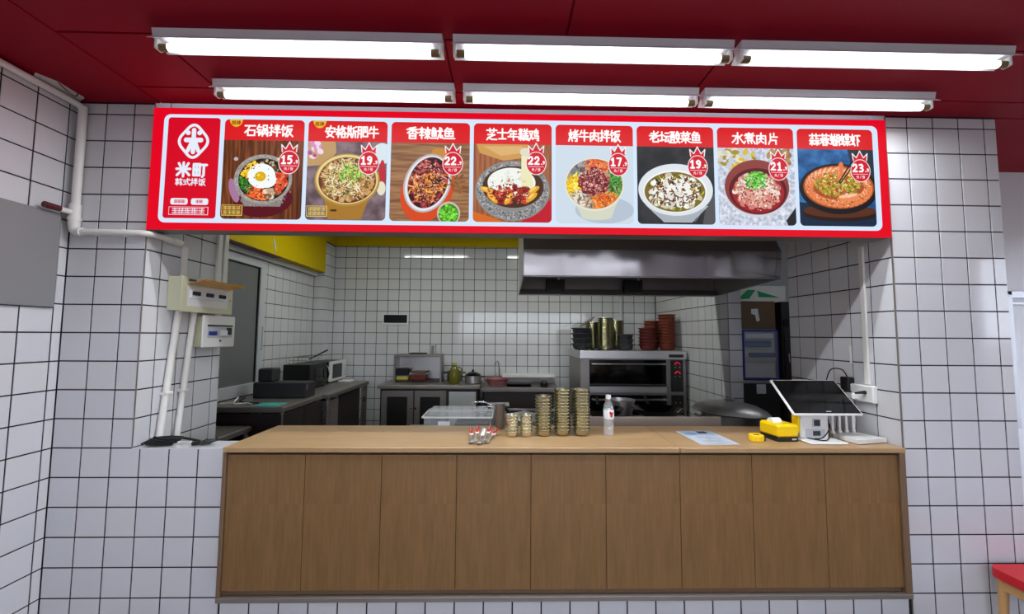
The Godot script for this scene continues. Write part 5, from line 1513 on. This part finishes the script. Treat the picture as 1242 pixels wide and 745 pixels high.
	# control box on the back wall
	o = thing("wall_switchbox", "dark covered switch box with white frame on the back wall", "switch box", Vector3(0.842, 1.855, -3.5))
	part(o, "frame", slabs([[-0.175, -0.075, 0.0, 0.175, 0.075, 0.012]], 0.003), M.white_plastic)
	part(o, "cover", slabs([[-0.160, -0.046, 0.012, 0.160, 0.064, 0.024]], 0.004), M.navy)
	single("wall_pipe", "thin grey pipe running down the back wall behind the oven", "pipe", tube([Vector3(3.99, 1.0, -3.485), Vector3(3.99, 2.9, -3.485)], 0.014, 10), M.alu)

func oven() -> void:
	var o := thing("deck_oven", "stainless steel deck oven with black glass doors and red-lit knobs", "oven", Vector3(3.225, 0, -2.48))
	part(o, "body", slabs([[0.0, 0.12, -0.80, 1.222, 1.45, -0.012]], 0.004), M.steel_dull)
	part(o, "top_band", slabs([[-0.012, 1.385, -0.81, 1.228, 1.48, 0.006]], 0.006), M.steel)
	part(o, "maker_plate", slabs([[1.02, 1.405, 0.005, 1.19, 1.440, 0.009]], 0.002), M.black_plastic)
	for p in [[0.06, -0.06], [1.16, -0.06], [0.06, -0.74], [1.16, -0.74]]:
		part(o, "leg", tube([Vector3(p[0], 0, p[1]), Vector3(p[0], 0.13, p[1])], 0.025, 10), M.steel_dull)
	for k in 2:
		var y := 1.075 - k * 0.40
		var d := part(o, "oven_door", slabs([[0.105, y, -0.012, 0.99, y + 0.30, 0.006]], 0.004), M.black_gloss)
		part(d, "handle", tube([Vector3(0.125, y + 0.255, 0.045), Vector3(0.97, y + 0.255, 0.045)], 0.011, 10), M.chrome)
		for x in [0.135, 0.96]:
			part(d, "handle_post", tube([Vector3(x, y + 0.255, 0.0), Vector3(x, y + 0.255, 0.045)], 0.010, 8), M.steel)
		part(d, "sill", slabs([[0.105, y + 0.015, 0.004, 0.99, y + 0.027, 0.009]]), M.steel_dark)
		part(o, "deck_band", slabs([[0.105, y - 0.075, -0.012, 0.99, y - 0.01, 0.004]], 0.003), M.steel)
		var c := part(o, "control_panel", slabs([[1.045, y - 0.06, -0.012, 1.185, y + 0.30, 0.004]], 0.003), M.black_plastic)
		for j in 2:
			var q := Vector3(1.118, y + 0.245 - j * 0.105, 0.004)
			part(c, "knob", tube([q, q + Vector3(0, 0, 0.022)], 0.020, 16), M.black_plastic)
			if k == 0:
				var st := new_st()
				var arc := []
				for s in 9:
					var t := PI * s / 8.0
					arc.append(q + Vector3(cos(t) * 0.030, sin(t) * 0.030, 0.003))
				add_tube(st, arc, 0.004, 6)
				part(c, "knob_lamp_ring", done(st), M.oven_lamp)
			for s in [-1.0, 1.0]:
				part(c, "dial_mark", box(Vector3(0.012, 0.008, 0.002)), M.alu, q + Vector3(s * 0.026, -0.028, 0.001))
	# crockery on the oven
	var yt := 1.481
	bowl_stack(3.285, -2.72, 4, 0.125, 0.075, 0.062, yt, M.stoneware, "grey stoneware bowl, wide stack at oven's left end", "wide grey stack on the oven", "stone_bowl")
	bowl_stack(3.82, -2.70, 3, 0.095, 0.07, 0.060, yt, M.stoneware, "grey stoneware bowl, small stack right of brass bowls", "small grey stack on the oven", "stone_bowl")
	bowl_stack(3.585, -2.74, 15, 0.100, 0.055, 0.0235, yt, M.brass, "brass bowl, tallest stack on top of the oven", "tallest brass stack on the oven")
	bowl_stack(3.475, -2.98, 13, 0.095, 0.055, 0.0235, yt, M.brass, "brass bowl, rear stack behind the grey bowls", "rear brass stack on the oven")
	bowl_stack(3.78, -2.97, 14, 0.095, 0.055, 0.0235, yt, M.brass, "brass bowl, half hidden stack on the oven", "half hidden brass stack on the oven")
	bowl_stack(4.09, -2.72, 6, 0.112, 0.075, 0.038, yt, M.terracotta_red, "dark red clay bowl, lower stack on the oven", "lower clay stack on the oven", "clay_bowl")
	bowl_stack(4.225, -2.95, 9, 0.10, 0.07, 0.036, yt, M.terracotta, "orange clay bowl, rear stack on the oven", "middle clay stack on the oven", "clay_bowl")
	bowl_stack(4.325, -2.72, 11, 0.108, 0.07, 0.036, yt, M.terracotta, "orange clay bowl, tallest stack at oven's right", "tallest clay stack on the oven", "clay_bowl")
	var pan := thing("frying_pan", "black frying pan lying at the oven's front left edge", "pan", Vector3(3.43, yt, -2.555), 0.5)
	part(pan, "dish", lathe([Vector2(0, 0), Vector2(0.055, 0), Vector2(0.07, 0.02), Vector2(0.066, 0.02), Vector2(0.05, 0.005), Vector2(0, 0.005)], 22), M.black_gloss)
	part(pan, "handle", tube([Vector3(-0.065, 0.016, 0), Vector3(-0.16, 0.035, -0.005)], 0.009, 8), M.black_plastic)
	single("tilted_plate", "steel plate lying tilted on the wide grey bowl stack", "plate", lathe([Vector2(0, 0), Vector2(0.085, 0.0), Vector2(0.11, 0.012), Vector2(0.107, 0.014), Vector2(0.08, 0.004), Vector2(0, 0.004)], 28), M.steel_dull, Vector3(3.36, yt + 0.330, -2.72), Basis(Vector3.BACK, 0.58))

func stove_line() -> void:
	# prep table behind the counter
	var o := work_table(Vector3(1.62, 0, -0.52), Vector3(1.24, 0.95, 0.52), "prep_table", "steel prep table hidden close behind the serving counter", M.steel_dull)
	part(o, "rear_rail", tube([Vector3(0.55, 1.07, -0.5), Vector3(1.2, 1.07, -0.5)], 0.010, 10), M.steel)
	for x in [0.56, 1.19]:
		part(o, "rail_post", tube([Vector3(x, 0.94, -0.5), Vector3(x, 1.07, -0.5)], 0.010, 8), M.steel)
	# clear box of cutlery with its lid
	o = thing("clear_box", "clear plastic storage box with a lid behind the counter", "box", Vector3(2.035, 0.951, -0.72))
	part(o, "tub", slabs([[-0.225, 0.0, -0.12, 0.225, 0.005, 0.12], [-0.225, 0.0, -0.12, -0.220, 0.145, 0.12], [0.220, 0.0, -0.12, 0.225, 0.145, 0.12], [-0.225, 0.0, -0.12, 0.225, 0.145, -0.115], [-0.225, 0.0, 0.115, 0.225, 0.145, 0.12]]), M.clear_plastic)
	part(o, "lid", slabs([[-0.235, 0.146, -0.13, 0.235, 0.160, 0.13], [-0.20, 0.160, -0.10, 0.20, 0.182, 0.10]], 0.005), M.clear_plastic)
	part(o, "lid_rim", slabs([[-0.238, 0.138, 0.128, 0.238, 0.148, 0.134], [-0.238, 0.138, -0.134, 0.238, 0.148, -0.128], [-0.240, 0.138, -0.13, -0.234, 0.148, 0.13], [0.234, 0.138, -0.13, 0.240, 0.148, 0.13]], 0.001), M.white_plastic)
	part(o, "paper_label", slabs([[-0.13, 0.06, 0.1205, -0.05, 0.115, 0.1225]]), M.paper)
	part(o, "dark_contents", slabs([[-0.02, 0.008, -0.10, 0.21, 0.10, 0.10]], 0.006), M.charcoal)
	# steel pans
	o = thing("gastro_pan", "small square steel pan with rim behind the clear box", "pan", Vector3(2.31, 0.951, -0.92))
	part(o, "body", slabs([[-0.06, 0.0, -0.06, 0.06, 0.17, 0.06]], 0.008), M.steel)
	part(o, "rim", slabs([[-0.08, 0.17, -0.08, 0.08, 0.178, 0.08]], 0.003), M.chrome)
	part(o, "ladle", tube(smooth_path([Vector3(-0.03, 0.17, 0.02), Vector3(-0.12, 0.20, 0.03), Vector3(-0.20, 0.185, 0.02)]), 0.007, 8), M.chrome)
	o = thing("steel_tray", "shallow steel tray with a round lid knob behind the bowl stacks", "tray", Vector3(2.50, 0.951, -0.80))
	part(o, "tray", slabs([[-0.12, 0.0, -0.1, 0.14, 0.10, 0.1]], 0.008), M.steel_dull)
	part(o, "lid", lathe([Vector2(0.115, 0.10), Vector2(0.10, 0.125), Vector2(0.04, 0.14), Vector2(0, 0.142)], 26), M.steel)
	part(o, "lid_knob", lathe([Vector2(0.006, 0.14), Vector2(0.014, 0.155), Vector2(0, 0.16)], 14), M.chrome)
	part(o, "black_grip", tube([Vector3(-0.10, 0.13, 0.03), Vector3(-0.16, 0.20, 0.05)], 0.012, 8), M.black_plastic)
	# stove with a steel splash panel facing the counter
	o = thing("gas_stove", "steel stove with a raised splash panel right behind the counter", "stove", Vector3(2.886, 0, -0.80))
	part(o, "body", slabs([[0.0, 0.08, -0.65, 1.06, 0.95, -0.01]], 0.004), M.steel_dull)
	part(o, "splash_panel", slabs([[0.0, 0.5, -0.01, 1.06, 1.062, 0.0]], 0.003), M.steel_brushed)
	for p in [[0.05, -0.06], [1.0, -0.06], [0.05, -0.6], [1.0, -0.6]]:
		part(o, "leg", tube([Vector3(p[0], 0, p[1]), Vector3(p[0], 0.09, p[1])], 0.02, 10), M.steel_dull)
	for x in [0.26, 0.70]:
		part(o, "burner", lathe([Vector2(0.10, 0.95), Vector2(0.11, 0.975), Vector2(0.09, 0.985), Vector2(0, 0.985)], 20), M.black_plastic, Vector3(x, 0, -0.3))
	var wok := func(x: float, r: float, lab: String, m: Material) -> void:
		var c := thing("wok", lab, "pan", Vector3(x, 0.986, -1.10))
		part(c, "dish", lathe([Vector2(0, 0), Vector2(r * 0.4, 0.004), Vector2(r * 0.8, 0.045), Vector2(r, 0.085), Vector2(r * 0.985, 0.088), Vector2(r * 0.78, 0.052), Vector2(r * 0.38, 0.010), Vector2(0, 0.008)], 32), m)
		part(c, "handle", tube([Vector3(0, 0.08, -r * 0.97), Vector3(0.01, 0.13, -r * 1.6)], 0.010, 8), M.black_plastic)
	wok.call(3.145, 0.165, "dark wok on the stove behind the water bottle", M.black_gloss)
	wok.call(3.585, 0.20, "larger dark wok on the stove below the oven's knobs", M.black_gloss)
	o = thing("steel_basin", "small shiny steel basin between the two woks", "basin", Vector3(3.36, 0.951, -1.345))
	part(o, "bowl", lathe([Vector2(0, 0), Vector2(0.09, 0), Vector2(0.12, 0.15), Vector2(0.125, 0.152), Vector2(0.115, 0.15), Vector2(0.085, 0.01), Vector2(0, 0.008)], 26), M.steel)
	part(o, "red_tag", box(Vector3(0.03, 0.05, 0.004), 0.001), M.red_plastic, Vector3(-0.13, 0.16, 0.05))
	# stock pot with a domed lid
	o = thing("stock_burner", "low burner stand under the big lidded pot", "stand", Vector3(4.20, 0, -1.14))
	part(o, "top", slabs([[-0.24, 0.70, -0.24, 0.26, 0.74, 0.26]], 0.004), M.steel_dark)
	for p in [[-0.2, -0.2], [0.22, -0.2], [-0.2, 0.22], [0.22, 0.22]]:
		part(o, "leg", tube([Vector3(p[0], 0, p[1]), Vector3(p[0], 0.71, p[1])], 0.02, 8), M.steel_dark)
	o = thing("stock_pot", "big round steel pot with a domed lid beside the till", "pot", Vector3(4.20, 0.741, -1.14))
	part(o, "body", lathe([Vector2(0, 0), Vector2(0.20, 0), Vector2(0.215, 0.012), Vector2(0.215, 0.285), Vector2(0.225, 0.29), Vector2(0.21, 0.29), Vector2(0.205, 0.02), Vector2(0, 0.015)], 36), M.steel)
	part(o, "band", lathe([Vector2(0.2155, 0.17), Vector2(0.219, 0.175), Vector2(0.219, 0.19), Vector2(0.2155, 0.195)], 36), M.chrome)
	part(o, "lid", lathe([Vector2(0.285, 0.292), Vector2(0.29, 0.30), Vector2(0.265, 0.325), Vector2(0.19, 0.358), Vector2(0.09, 0.378), Vector2(0, 0.382)], 40), M.steel, Vector3(-0.015, 0.003, 0.0), Basis(Vector3.BACK, -0.05))
	part(o, "lid_grip", lathe([Vector2(0.02, 0.378), Vector2(0.045, 0.395), Vector2(0.05, 0.402), Vector2(0, 0.405)], 20), M.chrome)
	for s in [-1.0, 1.0]:
		part(o, "handle", tube(smooth_path([Vector3(s * 0.21, 0.25, -0.06), Vector3(s * 0.26, 0.27, -0.05), Vector3(s * 0.26, 0.27, 0.05), Vector3(s * 0.21, 0.25, 0.06)]), 0.009, 8), M.chrome)

func side_room() -> void:
	# seen through the doorway right of the kitchen
	var o := thing("display_fridge", "glass-fronted fridge with blue trim seen through the side doorway", "fridge", Vector3(5.17, 0, -2.60))
	part(o, "body", slabs([[0.0, 0.08, -0.5, 0.44, 1.74, -0.02]], 0.006), M.white_plastic)
	var d := part(o, "door_frame", slabs([[0.0, 1.14, -0.02, 0.03, 1.735, 0.012], [0.41, 1.14, -0.02, 0.44, 1.735, 0.012], [0.03, 1.705, -0.02, 0.41, 1.735, 0.012], [0.03, 1.14, -0.02, 0.41, 1.17, 0.012]], 0.003), M.blue_print)
	part(d, "shelf_front", slabs([[0.03, 1.36, -0.015, 0.41, 1.40, 0.0]], 0.002), M.alu)
	part(d, "blue_pack", slabs([[0.04, 1.53, -0.015, 0.36, 1.60, 0.012]], 0.012), M.blue_print)
	part(d, "blue_pack", slabs([[0.08, 1.41, -0.015, 0.40, 1.46, 0.012]], 0.012), M.blue_print)
	part(d, "white_pack", slabs([[0.04, 1.62, -0.015, 0.38, 1.69, 0.010]], 0.012), M.paper)
	part(d, "glass", slabs([[0.02, 1.16, 0.013, 0.42, 1.715, 0.017]]), M.clear_plastic)
	part(o, "lower_front", slabs([[0.0, 0.1, -0.02, 0.44, 1.10, 0.0]], 0.004), M.charcoal)
	part(o, "white_label", slabs([[0.16, 0.98, 0.0, 0.27, 1.09, 0.006]]), M.paper)
	for p in [[0.04, -0.06], [0.40, -0.06], [0.04, -0.45], [0.40, -0.45]]:
		part(o, "foot", tube([Vector3(p[0], 0, p[1]), Vector3(p[0], 0.09, p[1])], 0.02, 8), M.black_plastic)
	o = thing("cardboard_box", "brown cardboard box on top of the fridge in the side doorway", "box", Vector3(5.17, 1.741, -2.62))
	part(o, "carton", slabs([[0.0, 0.0, -0.38, 0.43, 0.335, 0.0]], 0.004), M.cardboard)
	part(o, "torn_label", prism(PackedVector2Array([Vector2(0.14, 0.24), Vector2(0.22, 0.245), Vector2(0.225, 0.19), Vector2(0.24, 0.10), Vector2(0.20, 0.09), Vector2(0.185, 0.17), Vector2(0.14, 0.18)]), 0.0, 0.002), M.paper)
	o = thing("foam_carton", "white carton with green print above the cardboard box", "box", Vector3(5.25, 2.077, -2.75))
	part(o, "carton", slabs([[-0.05, 0.0, -0.25, 0.58, 0.20, 0.0]], 0.004), M.white_plastic)
	part(o, "green_print", prism(PackedVector2Array([Vector2(-0.03, 0.03), Vector2(0.10, 0.15), Vector2(0.20, 0.15), Vector2(0.12, 0.04)]), 0.0, 0.002), M.green_plastic)
	part(o, "green_print", prism(PackedVector2Array([Vector2(0.22, 0.14), Vector2(0.50, 0.06), Vector2(0.24, 0.06)]), 0.0, 0.002), M.green_plastic)
	o = thing("dark_locker", "narrow dark locker right of the fridge in the side doorway", "locker", Vector3(5.66, 0, -2.60))
	part(o, "body", slabs([[0.0, 0.0, -0.45, 0.40, 2.07, 0.0]], 0.004), M.charcoal)
	part(o, "door", slabs([[0.02, 0.05, 0.0, 0.38, 1.75, 0.012]], 0.003), M.steel_dark)
	part(o, "handle", tube([Vector3(0.06, 1.35, 0.02), Vector3(0.06, 1.45, 0.02)], 0.01, 8), M.chrome)
	part(o, "top_flap", slabs([[0.02, 1.78, 0.0, 0.38, 1.86, 0.012]], 0.003), M.black_plastic)

func _ready() -> void:
	rng.seed = 20240
	materials()
	view_and_light()
	shell()
	lamps()
	menu_sign()
	counter()
	hood()
	left_tables()
	back_row()
	oven()
	stove_line()
	side_room()
	counter_things()
	wall_fittings()
	stool()
